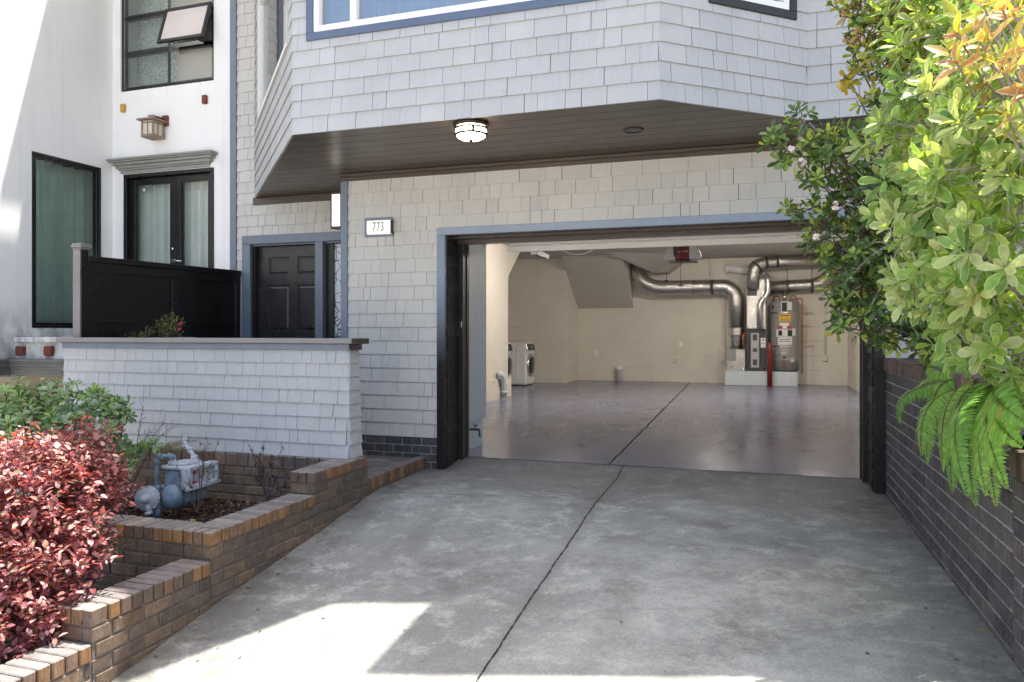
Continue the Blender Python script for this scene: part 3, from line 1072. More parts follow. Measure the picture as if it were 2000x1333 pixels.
# upper wall to the right of the bay
fUx = Fr((Xc, YU), (1, 0), (0, -1))
mb = MB(); wall(mb, fUx, -.01, XR - Xc, ZS, 6.6, .12); mb.build('upper_wall', M['room'], house)
mb = MB()
shingles(mb, fUx, 0, XR - Xc, ZS, 5.9, .1405, (), 34, wear=.3, wmin=.14, wmax=.33)
mb.build('shingle_siding', M['shingle_cool'], house)


def window(parent, fr, u0, u1, z0, z1, cas, mc, fw, mf, mg, mulls=(), trans=(), curtain=None, cdep=.25, cpr=.03, lined=True):
    """casing (the part) > frame, pane, curtain"""
    m_ = MB()
    if cas > 0:
        fr.box(m_, u0, u1, z0, z0 + cas, -.02, cpr, .003)
        fr.box(m_, u0, u1, z1 - cas, z1, -.02, cpr, .003)
        fr.box(m_, u0, u0 + cas, z0 + cas, z1 - cas, -.02, cpr, .003)
        fr.box(m_, u1 - cas, u1, z0 + cas, z1 - cas, -.02, cpr, .003)
    else:
        fr.box(m_, u0, u1, z0, z0 + .012, -.05, .004)
        fr.box(m_, u0, u1, z1 - .012, z1, -.05, .004)
    o = m_.build('window', mc, parent)
    a, b_, c_, d = u0 + cas, u1 - cas, z0 + cas, z1 - cas
    m_ = MB()
    def ring(p0, p1, q0, q1, w_, d0, d1):
        fr.box(m_, p0, p1, q0, q0 + w_, d0, d1, .004); fr.box(m_, p0, p1, q1 - w_, q1, d0, d1, .004)
        fr.box(m_, p0, p0 + w_, q0 + w_, q1 - w_, d0, d1, .004); fr.box(m_, p1 - w_, p1, q0 + w_, q1 - w_, d0, d1, .004)
    ring(a + .001, b_ - .001, c_ + .001, d - .001, fw, -.07, cpr - .012)
    us = [a + fw] + [a + (b_ - a) * t for t in mulls] + [b_ - fw]
    for t in mulls: fr.box(m_, a + (b_ - a) * t - fw * .55, a + (b_ - a) * t + fw * .55, c_ + fw, d - fw, -.068, cpr - .016, .004)
    for t in trans: fr.box(m_, a + fw, b_ - fw, c_ + (d - c_) * t - fw * .45, c_ + (d - c_) * t + fw * .45, -.066, cpr - .018, .004)
    m_.build('frame', mf, o)
    m_ = MB()
    m_.quad(fr.p(a + .01, c_ + .01, -.035), fr.p(b_ - .01, c_ + .01, -.035), fr.p(b_ - .01, d - .01, -.035), fr.p(a + .01, d - .01, -.035))
    m_.build('pane', mg, o)
    if curtain:
        m_ = MB()
        n = int((b_ - a) / .012)
        rr = random.Random(int(u0 * 100) + 5)
        ph = [rr.random() * 6 for _ in range(4)]
        row = []
        for i in range(n + 1):
            u = a + (b_ - a) * i / n
            w_ = .042 * math.sin(u * 46 + 1.4 * math.sin(u * 9 + ph[0]) + ph[1]) + .014 * math.sin(u * 21 + ph[2])
            row.append((u, w_))
        for i in range(n):
            (p, w0), (q, w1) = row[i], row[i + 1]
            m_.add([fr.p(p, c_ - .1, -cdep + w0), fr.p(q, c_ - .1, -cdep + w1), fr.p(q, d, -cdep + w1 * .8), fr.p(p, d, -cdep + w0 * .8)], [(0, 1, 2, 3)], smooth=True)
        m_.build('curtain', curtain, o)
    m_ = MB()
    dd = -cdep - .12
    m_.quad(fr.p(a - .1, c_ - .15, dd), fr.p(b_ + .1, c_ - .15, dd), fr.p(b_ + .1, d + .15, dd), fr.p(a - .1, d + .15, dd))
    m_.build('room_backdrop', M['room'], o) if lined else None
    return o


window(house, fB, bu0, bu1, bz0, bz1, .065, M['slate_win'], .055, M['white'], M['glass_sky'], (.155, .845), (), M['curtain'], .22)
window(house, fLD, hL[0][0], hL[0][1], lz0, 5.3, .012, M['shingle'], .075, M['white'], M['glass'], (), (), M['curtain'], .3)
window(house, fRD, hR[0][0], hR[0][1], hR[0][2], 5.2, .065, M['casing_black'], .055, M['white'], M['glass'], (), (), M['curtain'], .22)

# soffit boards, split into plank-wide strips with a groove between
def clip_poly(poly, y0, y1):
    def half(P, f):
        out = []
        for i in range(len(P)):
            a, b_ = P[i], P[(i + 1) % len(P)]
            fa, fb = f(a), f(b_)
            if fa >= 0: out.append(a)
            if fa * fb < 0: out.append(a + (b_ - a) * (fa / (fa - fb)))
        return out
    P = half(poly, lambda q: q.y - y0)
    return half(P, lambda q: y1 - q.y) if len(P) > 2 else []
mb = MB()
polys = [[V((Xd, YE)), V((Xa, 5.45)), V((Xb, 5.45)), V((Xc, YU)), V((Xc, YG)), V((XT0, YG)), V((XT0 + .03, YE))],
         [V((Xc, YU)), V((XR, YU)), V((XR, YG)), V((Xc, YG))]]
y = 5.45
while y < YE:
    for P in polys:
        Q = clip_poly(P, y + .005, y + .185)
        if len(Q) > 2: mb.poly([V((q.x, q.y, ZS + .004)) for q in Q][::-1])
    y += .19
for P in polys: mb.poly([V((q.x, q.y, ZS + .022)) for q in P][::-1], mi=1)
mb.build('soffit', [M['soffit'], M['ink']], house)
mb = MB()
fG.box(mb, XT0 - .01, XR, ZS - .075, ZS + .002, 0, .034, .004)
fE.box(mb, Xd - .02, XT0 + .03, ZS - .085, ZS + .002, 0, .034, .004)
mb.build('soffit_trim', M['soffit'], house)
mb = MB()
pts = []
for i in range(40):
    x = XT0 + (ox1 - XT0) * i / 39
    pts.append(V((x, YG - .05, ZS - .03 - .012 * abs(math.sin(i * .9)))))
mb.tube(pts, .0035, 5)
mb.build('cable', M['casing_black'], house)

# garage opening: casing, shingled reveal, boards, header
k = NT('casing_painted_sky_sheen')
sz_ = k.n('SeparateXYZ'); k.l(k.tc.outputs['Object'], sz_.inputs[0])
f = k.ramp(sz_.outputs[2], 1.0, 1.9)  # sky reflection painted in: blue above, the dark own paint below
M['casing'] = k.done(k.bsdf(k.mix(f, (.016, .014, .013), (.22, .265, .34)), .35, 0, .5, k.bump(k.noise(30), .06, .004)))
mb = MB()
fG.box(mb, ox0, ox1, zh0, zh1, -.02, .028, .003)
mb.build('garage_header_trim', M['slate_head'], house)
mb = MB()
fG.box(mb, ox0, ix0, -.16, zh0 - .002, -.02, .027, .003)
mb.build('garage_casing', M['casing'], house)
mb = MB()
fG.box(mb, ix1, ox1, -.10, zh0 - .002, -.02, .027, .003)
mb.build('garage_casing', M['casing_black'], house)
for (xw, xi, nn, nm) in ((ix0, ow0, 1, 'left'), (ix1, ow1, -1, 'right')):
    mb = MB()
    fr = Fr((xw, 0), (0, 1), (1, 0)) if nn == 1 else Fr((xw, 0), (0, -1), (-1, 0))
    a, b_ = (YG + .022, 7.30) if nn == 1 else (-7.30, -(YG + .022))
    shingles(mb, fr, a, b_, -.13, zh0 - .01, .1415, (), 41 + nn, wmin=.4, wmax=.5)
    fr.box(mb, a, b_, -.2, zh0, -.05, 0)
    mb.build('jamb_siding', M['shingle_dark'], house)
    mb = MB()
    x0, x1 = sorted((xw - nn * .05, xi))
    mb.obox(V(((x0 + x1) / 2, 7.35, 1.10)), V((1, 0, 0)), V((0, 1, 0)), V((0, 0, 1)), (x1 - x0) / 2, .045, 1.22, .004)
    x0, x1 = sorted((xi - nn * .03, xi + nn * .012))
    mb.obox(V(((x0 + x1) / 2, 7.43, 1.12)), V((1, 0, 0)), V((0, 1, 0)), V((0, 0, 1)), (x1 - x0) / 2, .03, 1.16, .004)
    jb = mb.build('door_jamb', M['casing_black'], house)
    if nn == 1:
        q = onX(902, 634, xi + .012)
        mb = MB()
        mb.obox(V((xi - .02, 7.298, q.z)), V((1, 0, 0)), V((0, 1, 0)), V((0, 0, 1)), .014, .008, .035, .003)
        mb.build('strike_plate', M['chrome'], jb)
mb = MB()
mb.box((ix0 - .03, YG + .021, zh0 + .004), (ix1 + .03, 7.42, zh0 + .06))
mb.box((ix0, 7.30, zh0 - .055), (ix1, 7.42, zh0 + .003))
mb.box((ix0, 7.16, zh0 - .018), (ix1, 7.296, zh0 + .003))
for i in range(34):
    x = ix0 + .1 + i * (ix1 - ix0 - .2) / 33
    mb.lathe((x, 7.09, zh0 + .004), (0, 0, -1), [(.009, 0), (.009, .006), (0, .007)], 8)
mb.build('garage_header', M['soffit'], house)

# inside of the garage
BW = 20.05
mb = MB()
mb.box((-4.75, BW, -.05), (2.25, BW + .2, 3.3))
mb.box((-7.3, 18.7, -.05), (-4.75, BW + .2, 3.3))
mb.box((2.04, 7.44, -.05), (2.25, BW, 3.3))
mb.box((-7.5, 14.0, -.05), (-7.3, BW, 3.3))
mb.box((-7.5, 14.35, -.05), (-5.002, 14.55, 3.3))
mb.build('garage_wall', M['plaster'], house)
mb = MB()
lw = [(8.12, 0), (14.55, 0), (14.55, 2.45), (15.6, 3.22), (8.12, 3.22)]
mb.extrude([V((0, a, b_)) for a, b_ in lw], (-5.0, 0, 0), (-4.92, 0, 0))
mb.box((-4.92, 8.13, 0), (-4.87, 14.62, .40))
mb.build('garage_partition', M['plaster'], house)
mb = MB()
mb.box((-3.6, 7.48, .30), (-3.10, 8.36, 3.2)); mb.box((-3.58, 7.49, 0), (-3.125, 8.30, .30))
mb.build('garage_pier', M['pier'], house)
mb = MB()
mb.box((XT0 + .11, 7.44, 0), (-3.6, 7.5, 3.2)); mb.box((-5.0, 8.06, 0), (XT0 + .1, 8.12, 3.2)); mb.box((XT0 + .101, 7.5, 0), (XT0 + .16, 8.12, 3.2)); mb.box((.93, 7.44, 0), (2.04, 7.5, 3.2)); mb.box((-3.6, 7.44, zh0 + .06), (2.04, 7.5, 3.2))
mb.build('garage_front_lining', M['plaster'], house)
mb = MB()
mb.box((XT0 + .11, 7.44, 3.22), (2.25, 8.12, 3.35)); mb.box((-7.5, 8.12, 3.22), (2.25, BW + .2, 3.35))
mb.build('garage_ceiling', M['bulkhead'], house)
mb = MB()
xr_ = onY(1237, 600, BW).x
mb.extrude([V((0, BW, 1.96)), V((0, BW, 3.22)), V((0, 18.2, 3.22))], (-4.75, 0, 0), (xr_, 0, 0))
p1, p2 = onY(1275, 533, 19.5), onY(1302, 533, 19.5)
q1, q2 = onZ(1172, 486, 3.22), onZ(1338, 498, 3.22)
q1 = V((q1.x, 17.6, 3.22)); q2 = V((q2.x, 18.6, 3.22))
b1, b2 = V((p1.x, BW, p1.z)), V((p2.x, BW, p2.z))
c1, c2 = V((q1.x, BW, 3.22)), V((q2.x, BW, 3.22))
mb.quad(p1, p2, q2, q1); mb.quad(p1, q1, c1, b1); mb.quad(p2, b2, c2, q2); mb.quad(p1, b1, b2, p2)
mb.build('stair_underside', M['bulkhead'], house)
mb = MB()
mb.box((onY(1393, 500, BW).x, BW - .06, 0), (onY(1416, 500, BW).x, BW, 3.2))
mb.build('garage_pilaster', M['plaster'], house)
for (u_, v0_, v1_) in ((1386, 480, 545), (1612, 500, 700)):
    mb = MB(); mb.tube([onY(u_, v0_, BW - .02), onY(u_, v1_, BW - .02)], .018, 8)
    q = onY(u_, v1_, BW - .02); mb.obox(q, V((1, 0, 0)), V((0, 1, 0)), V((0, 0, 1)), .05, .03, .07, .006)
    mb.build('conduit', M['plaster'], house)
for (u_, v_) in ((1165, 690), (1330, 672)):
    q = onY(u_, v_, BW - .004); mb = MB(); mb.obox(q, V((1, 0, 0)), V((0, 1, 0)), V((0, 0, 1)), .045, .006, .065, .004); mb.build('outlet_plate', M['white'], house)

# raised sectional door, hanging overhead
mb = MB()
gx0, gx1 = ow0 - .02, ow1 + .02
zdn = 2.40
xg0, xg1 = onY(993, 480, 7.72).x, gx1
zlow = onY(1160, 487, 7.72).z
for (a, b_, y_) in ((zlow, zlow + .058, 7.715), (zlow + .061, zlow + .068, 7.722), (zlow + .071, zlow + .25, 7.718)):
    mb.box((xg0, y_, a), (xg1, 7.76, b_))
for a in (-1.2, .05, 1.15):
    xq = (xg0 + xg1) / 2 + a
    mb.obox(V((xq, 7.712, zlow + .066)), V((1, 0, 0)), V((0, 1, 0)), V((0, 0, 1)), .045, .006, .010, .002)
zdn = zlow + .235
for i in range(4):
    a = 7.765 + i * .465
    mb.obox(V(((xg0 + xg1) / 2, a + .23, zdn)), V((1, 0, 0)), V((0, 1, 0)), V((0, 0, 1)), (xg1 - xg0) / 2, .2295, .022, .006)
gd = mb.build('garage_door', m_paint('cream_door_paint', (.86, .82, .76), .5, .05, 4, .04), house)
mb = MB()
for x in (gx0 + .02, gx1 + .06):
    mb.box((x, 7.5, zdn - .035), (x + .028, 10.6, zdn + .03))
    mb.box((x - .05, 10.2, zdn - .03), (x + .02, 10.24, 3.22))
mb.build_each('door_track', M['dark_metal'], gd)
mb = MB()
q = onY(1018, 487, 7.95)
mb.obox(V((q.x, 7.95, q.z)), V((1, 0, 0)), V((0, 1, 0)), V((0, 0, 1)), .04, .04, .028, .006)
mb.obox(V((q.x + .15, 7.97, q.z - .025)), V((1, 0, 0)), V((0, 1, 0)), V((0, 0, 1)), .035, .04, .04, .006)
mb.build_each('end_bracket', M['white'], gd)
mb = MB()
q0, q1 = onY(1098, 488, 7.80), onY(1160, 487, 7.80)
mb.tube(curve(q0, (q0 + q1) / 2 + V((0, 0, -.11)), q1, 14), .004, 6)
mb.build('cable', M['cable_white'], gd)

# upper floors, and unseen roofs shaped to cast the driveway shadow outline
mb = MB()
mb.poly([V((Xd, YE, ZB)), V((Xa, 5.45, ZB)), V((Xb, 5.45, ZB)), V((Xc, YU, ZB)), V((Xc, YE, ZB))])
mb.box((XL0, YE, 5.8), (XR, YE + .15, 7.5)); mb.box((XR - .1, YU, -1), (XR, 21, 7.5)); mb.box((XL0, YE, -.5), (XL0 + .1, 21, 7.5))
mb.box((XL0, 20.6, -.5), (XR, 20.8, 7.5)); mb.box((Xc - .05, YU, ZS), (Xc, YE, 6.6)); mb.box((Xc, YU + .02, 6.6), (XR, YU + .14, 7.5))
mb.build('upper_shell', M['shingle'], house)
ZR = 7.5


def shadow_to_roof(p):  # carries a wanted shadow edge up the sun's ray to roof height
    return V((p.x + SUN.x / SUN.z * (ZR - p.z), p.y + SUN.y / SUN.z * (ZR - p.z), ZR))


def slab(mb, poly, z0, z1):
    n = len(poly)
    mb.add([V((q.x, q.y, z0)) for q in poly] + [V((q.x, q.y, z1)) for q in poly],
           [tuple(range(n))[::-1], tuple(range(n, 2 * n))] + [(i, (i + 1) % n, n + (i + 1) % n, n + i) for i in range(n)])


A1, A2 = shadow_to_roof(onG(720, 1314)), shadow_to_roof(onG(1290, 1319))
N1, N2 = shadow_to_roof(onG(864, 1174)), shadow_to_roof(onG(664, 1176))
L2 = shadow_to_roof(onG(250, 1333))
mb = MB()
YB = 20.9
slab(mb, [V((A1.x, YB)), A1, V((A2.x, A2.y)), V((XR + .2, A2.y + .25)), V((XR + .2, YB))], ZR, ZR + .18)
yl = L2.y + .12
slab(mb, [V((XL0 - .05, YB)), V((XL0 - .05, yl)), V((L2.x - .25, yl)), L2, N2, V((A1.x, N2.y + .05)), V((A1.x, YB))], ZR, ZR + .18)
mb.build('roof', M['moulding'], house)  # unseen; outline made up for the shadow it casts


# ------------------------------------------------------------------ lamps and signs on the house
p = onY(920, 247, 5.60)
p.z = ZS
lamp = thing('porch_lamp', p, 'lit round flush ceiling lamp with white glass and bronze bands under the bay', 'lamp')
mb = MB(); mb.lathe(p, (0, 0, -1), [(.14, -.003), (.145, .02), (.12, .028), (0, .028)], 32); mb.build('base', M['bronze'], lamp)
mb = MB(); mb.lathe(p, (0, 0, -1), [(.118, .028), (.124, .04), (.124, .085), (.112, .105), (.08, .122), (.03, .13), (0, .131)], 32); mb.build('lamp_shade', M['opal'], lamp)
mb = MB()
mb.lathe(p, (0, 0, -1), [(.126, .034), (.134, .036), (.134, .050), (.126, .052)], 32)
mb.lathe(p, (0, 0, -1), [(.124, .080), (.133, .082), (.133, .096), (.119, .098)], 32)
for i in range(4):
    a = .5 + i * PI / 2
    dv = V((math.cos(a), math.sin(a), 0))
    mb.obox(p + dv * .128 + V((0, 0, -.062)), dv, V((-dv.y, dv.x, 0)), V((0, 0, 1)), .004, .011, .026)
mb.lathe(p, (0, 0, -1), [(.02, .126), (.02, .136), (.012, .142), (0, .152)], 10)
mb.build('band', M['bronze'], lamp)

p = onY(1237, 255, 6.2); p.z = ZS
rl = thing('recessed_light', p, 'unlit round recessed downlight with dark rim in the brown soffit', 'light')
mb = MB(); mb.lathe(p, (0, 0, -1), [(.062, -.01), (.066, .004), (.085, .006), (.088, .0), (.088, -.003)], 28); mb.build('rim', M['bronze'], rl)
mb = MB(); mb.lathe(p, (0, 0, -1), [(.063, .0005), (.05, -.0005), (0, -.001)], 24); mb.build('reflector', M['dark_metal'], rl)

y0, y1 = 7.12, 7.25
x0, x1 = onY(645.5, 410, y0).x, onY(666, 410, y0).x
z1, z0 = onY(655, 376, y0).z, onY(655, 446, y0).z
sconce = thing('wall_sconce', (x1, (y0 + y1) / 2, z0), 'tall lit rectangular wall lantern with white panes beside the entry', 'lamp')
mb = MB(); mb.box((x0 + .008, y0 + .008, z0 + .02), (x1 - .008, y1 - .008, z1 - .02)); mb.build('lamp_shade', M['sconce_lit'], sconce)
mb = MB()
mb.box((x0, y0, z1 - .02), (x1, y1, z1)); mb.box((x0, y0, z0), (x1, y1, z0 + .02))
for (a, b_) in ((x0, y0), (x1 - .012, y0), (x0, y1 - .012), (x1 - .012, y1 - .012)): mb.box((a, b_, z0 + .02), (a + .012, b_ + .012, z1 - .02))
mb.build('frame', M['bronze'], sconce)
mb = MB()
mb.box((x1, y0 + .03, z0 + .08), (XT0 + .012, y1 - .03, z1 - .08))
mb.build('bracket', M['bronze'], sconce)

a, b_ = sign_c
sg = thing('house_number_sign', (a.x, YG, b_.z), 'small white lit house number plate reading 773 beside the garage opening', 'sign')
mb = MB(); fG.box(mb, a.x, b_.x, b_.z, a.z, -.005, .022, .002); mb.build('back_plate', M['slate'], sg)
x0, x1 = onY(715.5, 440, YG - .07).x, onY(762, 440, YG - .07).x
z1, z0 = onY(738, 430.5, YG - .07).z, onY(738, 457.5, YG - .07).z
mb = MB(); fG.box(mb, x0, x1, z0, z1, .022, .07, .008); mb.build('number_plate', M['sign_lit'], sg)
mb = MB(); fG.box(mb, x1 + .0005, x1 + .012, z0 + .003, z1 - .003, .022, .069, .003); mb.build('end_cap', M['bronze'], sg)


def text_mesh(name, body, size, mat_, parent, loc, rot, ext=.002, sx=1.0, offset=0.0):
    cu = bpy.data.curves.new(name, 'FONT')
    cu.body = body; cu.size = size; cu.extrude = ext; cu.align_x = 'CENTER'; cu.align_y = 'CENTER'; cu.offset = offset
    cu.space_character = 1.15
    to = bpy.data.objects.new(name + '_curve', cu); COL.objects.link(to)
    dg = bpy.context.evaluated_depsgraph_get()
    me = bpy.data.meshes.new_from_object(to.evaluated_get(dg))
    bpy.data.objects.remove(to)
    me.materials.clear(); me.materials.append(mat_)
    o = bpy.data.objects.new(name, me); COL.objects.link(o)
    o.parent = parent
    org = V((0, 0, 0)); q_ = parent
    while q_ is not None: org += q_.location; q_ = q_.parent
    o.location = V(loc) - org
    o.rotation_euler = rot
    o.scale = (sx, 1, 1)
    return o


text_mesh('digits', '773', .135, M['ink'], sg, ((x0 + x1) / 2, YG - .0715, (z0 + z1) / 2), (PI / 2, 0, 0), .0012, .62, -.0008)

# ------------------------------------------------------------------ things in the garage
mach = None


def front_loader(name, x, yc, label, grp):
    """front faces +X"""
    W_, H_, D_ = .69, 1.03, .80
    t = thing(name, (x, yc, 0), label, 'washing machine', grp)
    b_ = MB()
    b_.obox(V((x - D_ / 2, yc, .02 + H_ / 2)), V((1, 0, 0)), V((0, 1, 0)), V((0, 0, 1)), D_ / 2, W_ / 2, H_ / 2, .03)
    for i in range(5):
        b_.obox(V((x - D_ * (.28 + .13 * i), yc - W_ / 2 - .002, .55)), V((1, 0, 0)), V((0, 1, 0)), V((0, 0, 1)), .022, .006, .40, .005)
    b_.build('body', M['appliance'], t)
    b_ = MB(); b_.obox(V((x + .004, yc, H_ - .085)), V((1, 0, .28)).normalized(), V((0, 1, 0)), V((-.28, 0, 1)).normalized(), .02, W_ / 2 - .02, .085, .01); b_.build('control_panel', M['dark_glass'], t)
    b_ = MB(); b_.lathe((x + .022, yc - .02, H_ - .09), (1, 0, .28), [(.036, 0), (.036, .02), (.03, .03), (0, .032)], 16); b_.build_each('dial', M['chrome'], t)
    b_ = MB(); b_.lathe((x, yc, .50), (1, 0, 0), [(.29, 0), (.29, .035), (.26, .055), (.225, .05), (.215, .03)], 36); dr_ = b_.build('door', M['chrome'], t)
    b_ = MB(); b_.lathe((x, yc, .50), (1, 0, 0), [(.222, .03), (.20, .055), (.13, .075), (0, .082)], 32); b_.build('door_glass', M['dark_glass'], dr_)
    b_ = MB()
    for sy in (-1, 1):
        for dx in (.08, .72): b_.lathe((x - dx, yc + sy * .27, 0), (0, 0, 1), [(.025, 0), (.025, .02), (.018, .022)], 10)
    b_.build_each('foot', M['dark_metal'], t)
    return t


wx = onY(1027, 720, 17.4).x
front_loader('washing_machine', wx, 17.75, 'white front loading machine fully in view by the rear garage wall', 'laundry machines')
front_loader('clothes_dryer', wx - .335, 16.95, 'white front loading machine mostly hidden behind the garage partition', 'laundry machines')

PF = 19.30
x0, x1, x2 = onY(1415, 740, PF).x, onY(1457, 740, PF).x, onY(1558, 740, PF).x
pl = tag(None or (lambda m_: (m_.obox(V(((x0 + x2) / 2, (PF + BW) / 2 - .005, .175)), V((1, 0, 0)), V((0, 1, 0)), V((0, 0, 1)), (x2 - x0) / 2, (BW - PF) / 2 - .006, .175, .01),
     m_.build('equipment_plinth', M['pier']))[1])(MB()), 'low white concrete plinth carrying the furnace and water heater', 'plinth')
FZ = .352
# furnace
x0, x1 = onY(1458, 690, 19.4).x, onY(1497, 690, 19.4).x
zt = onY(1477, 643, 19.4).z
fu = thing('furnace', ((x0 + x1) / 2, 19.7, FZ), 'dark grey furnace with silver front strip standing on the white plinth', 'furnace')
mb = MB(); mb.obox(V(((x0 + x1) / 2, 19.7, (FZ + zt) / 2)), V((1, 0, 0)), V((0, 1, 0)), V((0, 0, 1)), (x1 - x0) / 2, .30, (zt - FZ) / 2, .012); mb.build('cabinet', M['dark_metal'], fu)
fF = front(19.4)
xm = (x0 + x1) / 2 - .03
mb = MB(); fF.box(mb, xm - .10, xm + .09, FZ + .09, zt - .10, 0, .014, .012); st = mb.build('front_strip', M['plastic_grey'], fu)
mb = MB()
for zz, hh in ((zt - .21, .075), (zt - .52, .045), (FZ + .22, .07)): fF.box(mb, xm - .055, xm + .045, zz - hh, zz + hh, .014, .019, .006)
mb.build_each('inset_window', M['dark_metal'], st)
mb = MB(); fF.box(mb, x0 + .05, x0 + .075, FZ + .12, zt - .2, -.002, .004); fF.box(mb, xm + .115, xm + .135, FZ + .2, FZ + .7, -.002, .004); mb.build_each('vent_slot', M['ink'], fu)
mb = MB(); fF.box(mb, x1 - .135, x1 - .02, zt - .46, zt - .22, 0, .004); lb = mb.build('label', M['paper'], fu)
mb = MB(); fF.box(mb, x1 - .10, x1 - .06, zt - .28, zt - .255, .004, .0052); fF.box(mb, x1 - .12, x1 - .04, zt - .36, zt - .35, .004, .0052); mb.build_each('print', M['ink'], lb)
mb = MB()
for sx_ in (x0 + .06, x1 - .06):
    for z_ in (FZ + .06, zt - .06): mb.lathe((sx_, 19.4, z_), (0, -1, 0), [(.022, 0), (.022, .006), (0, .008)], 12)
mb.build_each('corner_cap', M['ink'], fu)
# supply plenum with ducts
xa, xb2 = onY(1458, 600, 19.42).x, onY(1496, 600, 19.42).x
zp1 = onY(1477, 546, 19.42).z
pn = thing('supply_plenum', ((xa + xb2) / 2, 19.7, zt), 'tall foil wrapped box above the furnace with a round duct hole', 'duct')
mb = MB(); mb.obox(V(((xa + xb2) / 2, 19.7, (zt + zp1) / 2 + .002)), V((1, 0, 0)), V((0, 1, 0)), V((0, 0, 1)), (xb2 - xa) / 2, .27, (zp1 - zt) / 2, .01); mb.build('box', M['foil'], pn)
mb = MB(); q = onY(1470, 570, 19.42); front(19.428).box(mb, q.x - .13, q.x + .10, q.z - .10, q.z + .06, 0, .004); mb.build('plate', M['dark_metal'], pn)
rp = .145
path = bend([onY(1471, 566, 19.40), onY(1472, 517, 19.40), onY(1510, 512, 19.45), onY(1625, 508, 19.6)], .30, 7)
mb = MB(); mb.tube(path, rp, 20); dk = mb.build('duct_run', M['foil'], pn)
mb = MB()
for pp in (.30, .62, .86):
    i = int(pp * (len(path) - 1)); d_ = (path[min(i + 1, len(path) - 1)] - path[i - 1]).normalized()
    mb.tube([path[i] - d_ * .03, path[i] + d_ * .03], rp + .006, 20)
mb.build_each('strap', M['dark_metal'], dk)
dr2 = thing('branch_duct', onY(1500, 560, 19.75), 'lower silver duct running right from the foil plenum behind the heater', 'duct')
path = bend([onY(1488, 563, 19.75), onY(1606, 556, 19.8), onY(1640, 512, 19.8)], .3, 7)
mb = MB(); mb.tube(path, .155, 20); mb.build('duct_run', M['foil'], dr2)
mb = MB()
for u_ in (1538, 1586):
    q = onY(u_, 560, 19.77); mb.tube([q - V((.03, 0, 0)), q + V((.03, 0, 0))], .161, 20); mb.tube([q + V((0, .1, .15)), q + V((0, .1, 1.0))], .008, 6)
mb.build_each('strap', M['dark_metal'], dr2)
vp = thing('flue_pipe', onY(1484, 643, 19.33), 'thin galvanised vent pipe with offset bend in front of the foil plenum', 'pipe')
path = bend([onY(1484, 644, 19.32), onY(1484, 592, 19.32), onY(1500, 574, 19.32), onY(1500, 541, 19.32), onY(1483, 530, 19.5)], .12, 6)
mb = MB(); mb.tube(path, .062, 14); mb.build('pipe_run', M['galv'], vp)
mb = MB()
for i in (1, 8, 15): mb.tube([path[i] - V((0, 0, .02)), path[i] + V((0, 0, .02))], .068, 14)
mb.build_each('joint', M['galv'], vp)
# return air: big duct into a box
ra = thing('return_duct', onY(1437, 720, 19.6), 'large silver insulated duct bending down along the back wall left of furnace', 'duct')
rr = .185
path = bend([onY(1238, 512, 19.5) + V((0, .2, .12)), onY(1250, 548, 19.5), onY(1278, 563, 19.55), onY(1420, 560, 19.6), onY(1437, 575, 19.6), onY(1438, 640, 19.6)], .36, 8)
mb = MB(); mb.tube(path, rr, 22); du = mb.build('duct_run', M['foil'], ra)
mb = MB()
for u_ in (1302, 1355, 1391):
    q = onY(u_, 561.5, 19.58); mb.tube([q - V((.035 if u_ != 1355 else .01, 0, 0)), q + V((.035 if u_ != 1355 else .01, 0, 0))], rr + .007, 22)
mb.tube([onY(1302, 561, 19.6) + V((0, 0, .18)), onY(1302, 561, 19.6) + V((0, 0, .62))], .009, 6)
mb.build_each('strap', M['dark_metal'], du)
a, b_ = onY(1438, 640, 19.6), onY(1437, 682, 19.6)
mb = MB()
prof = [(rr, 0)] + [(rr + (.012 if i % 2 else 0), .04 + i * .02) for i in range(8)] + [(rr - .01, .22), (rr - .03, .30), (rr - .03, .56)]
mb.lathe(a + V((0, 0, .01)), (0, 0, -1), prof, 24); mb.build('collar', M['galv'], ra)
x0, x1 = onY(1416.5, 700, 19.4).x, onY(1456, 700, 19.4).x
zt2 = onY(1437, 682, 19.4).z
mb = MB(); mb.obox(V(((x0 + x1) / 2, 19.68, (FZ + zt2) / 2)), V((1, 0, 0)), V((0, 1, 0)), V((0, 0, 1)), (x1 - x0) / 2, .28, (zt2 - FZ) / 2, .01); bx = mb.build('box', M['foil'], ra)
mb = MB(); front(19.4).box(mb, x0 + .02, x0 + .26, zt2 - .30, zt2 - .01, 0, .012, .004); mb.build('filter_door', M['grey_metal'], bx)
mb = MB(); mb.lathe((x0 + .13, 19.4, FZ + .14), (0, -1, 0), [(.055, 0), (.055, .006), (.04, .008), (.02, .006), (0, .012)], 18); mb.build('gauge', M['plastic_grey'], bx)
mb = MB(); mb.tube(bend([onY(1452, 676, 19.38), onY(1450, 655, 19.38), onY(1458, 650, 19.38)], .08), .012, 6); mb.build('cable', M['orange_wire'], ra)

# water heater
wc = V(((onY(1507, 660, 19.7).x + onY(1559, 660, 19.7).x) / 2, 19.69, FZ))
wr = .335
zt = onY(1533, 588, 19.36).z
wh = thing('water_heater', wc, 'tall grey cylindrical water heater with labels on the right of the plinth', 'water heater')
H_ = zt - FZ
mb = MB(); mb.lathe(wc, (0, 0, 1), [(wr, .03), (wr, .28), (wr + .004, .285), (wr + .004, .30), (wr, .305), (wr, H_ - .03), (wr - .03, H_), (0, H_ + .01)], 40); mb.build('tank', M['tank'], wh)
mb = MB(); mb.lathe(wc, (0, 0, 1), [(wr - .03, 0), (wr - .03, .03), (wr, .03)], 40); mb.build('base', M['dark_metal'], wh)


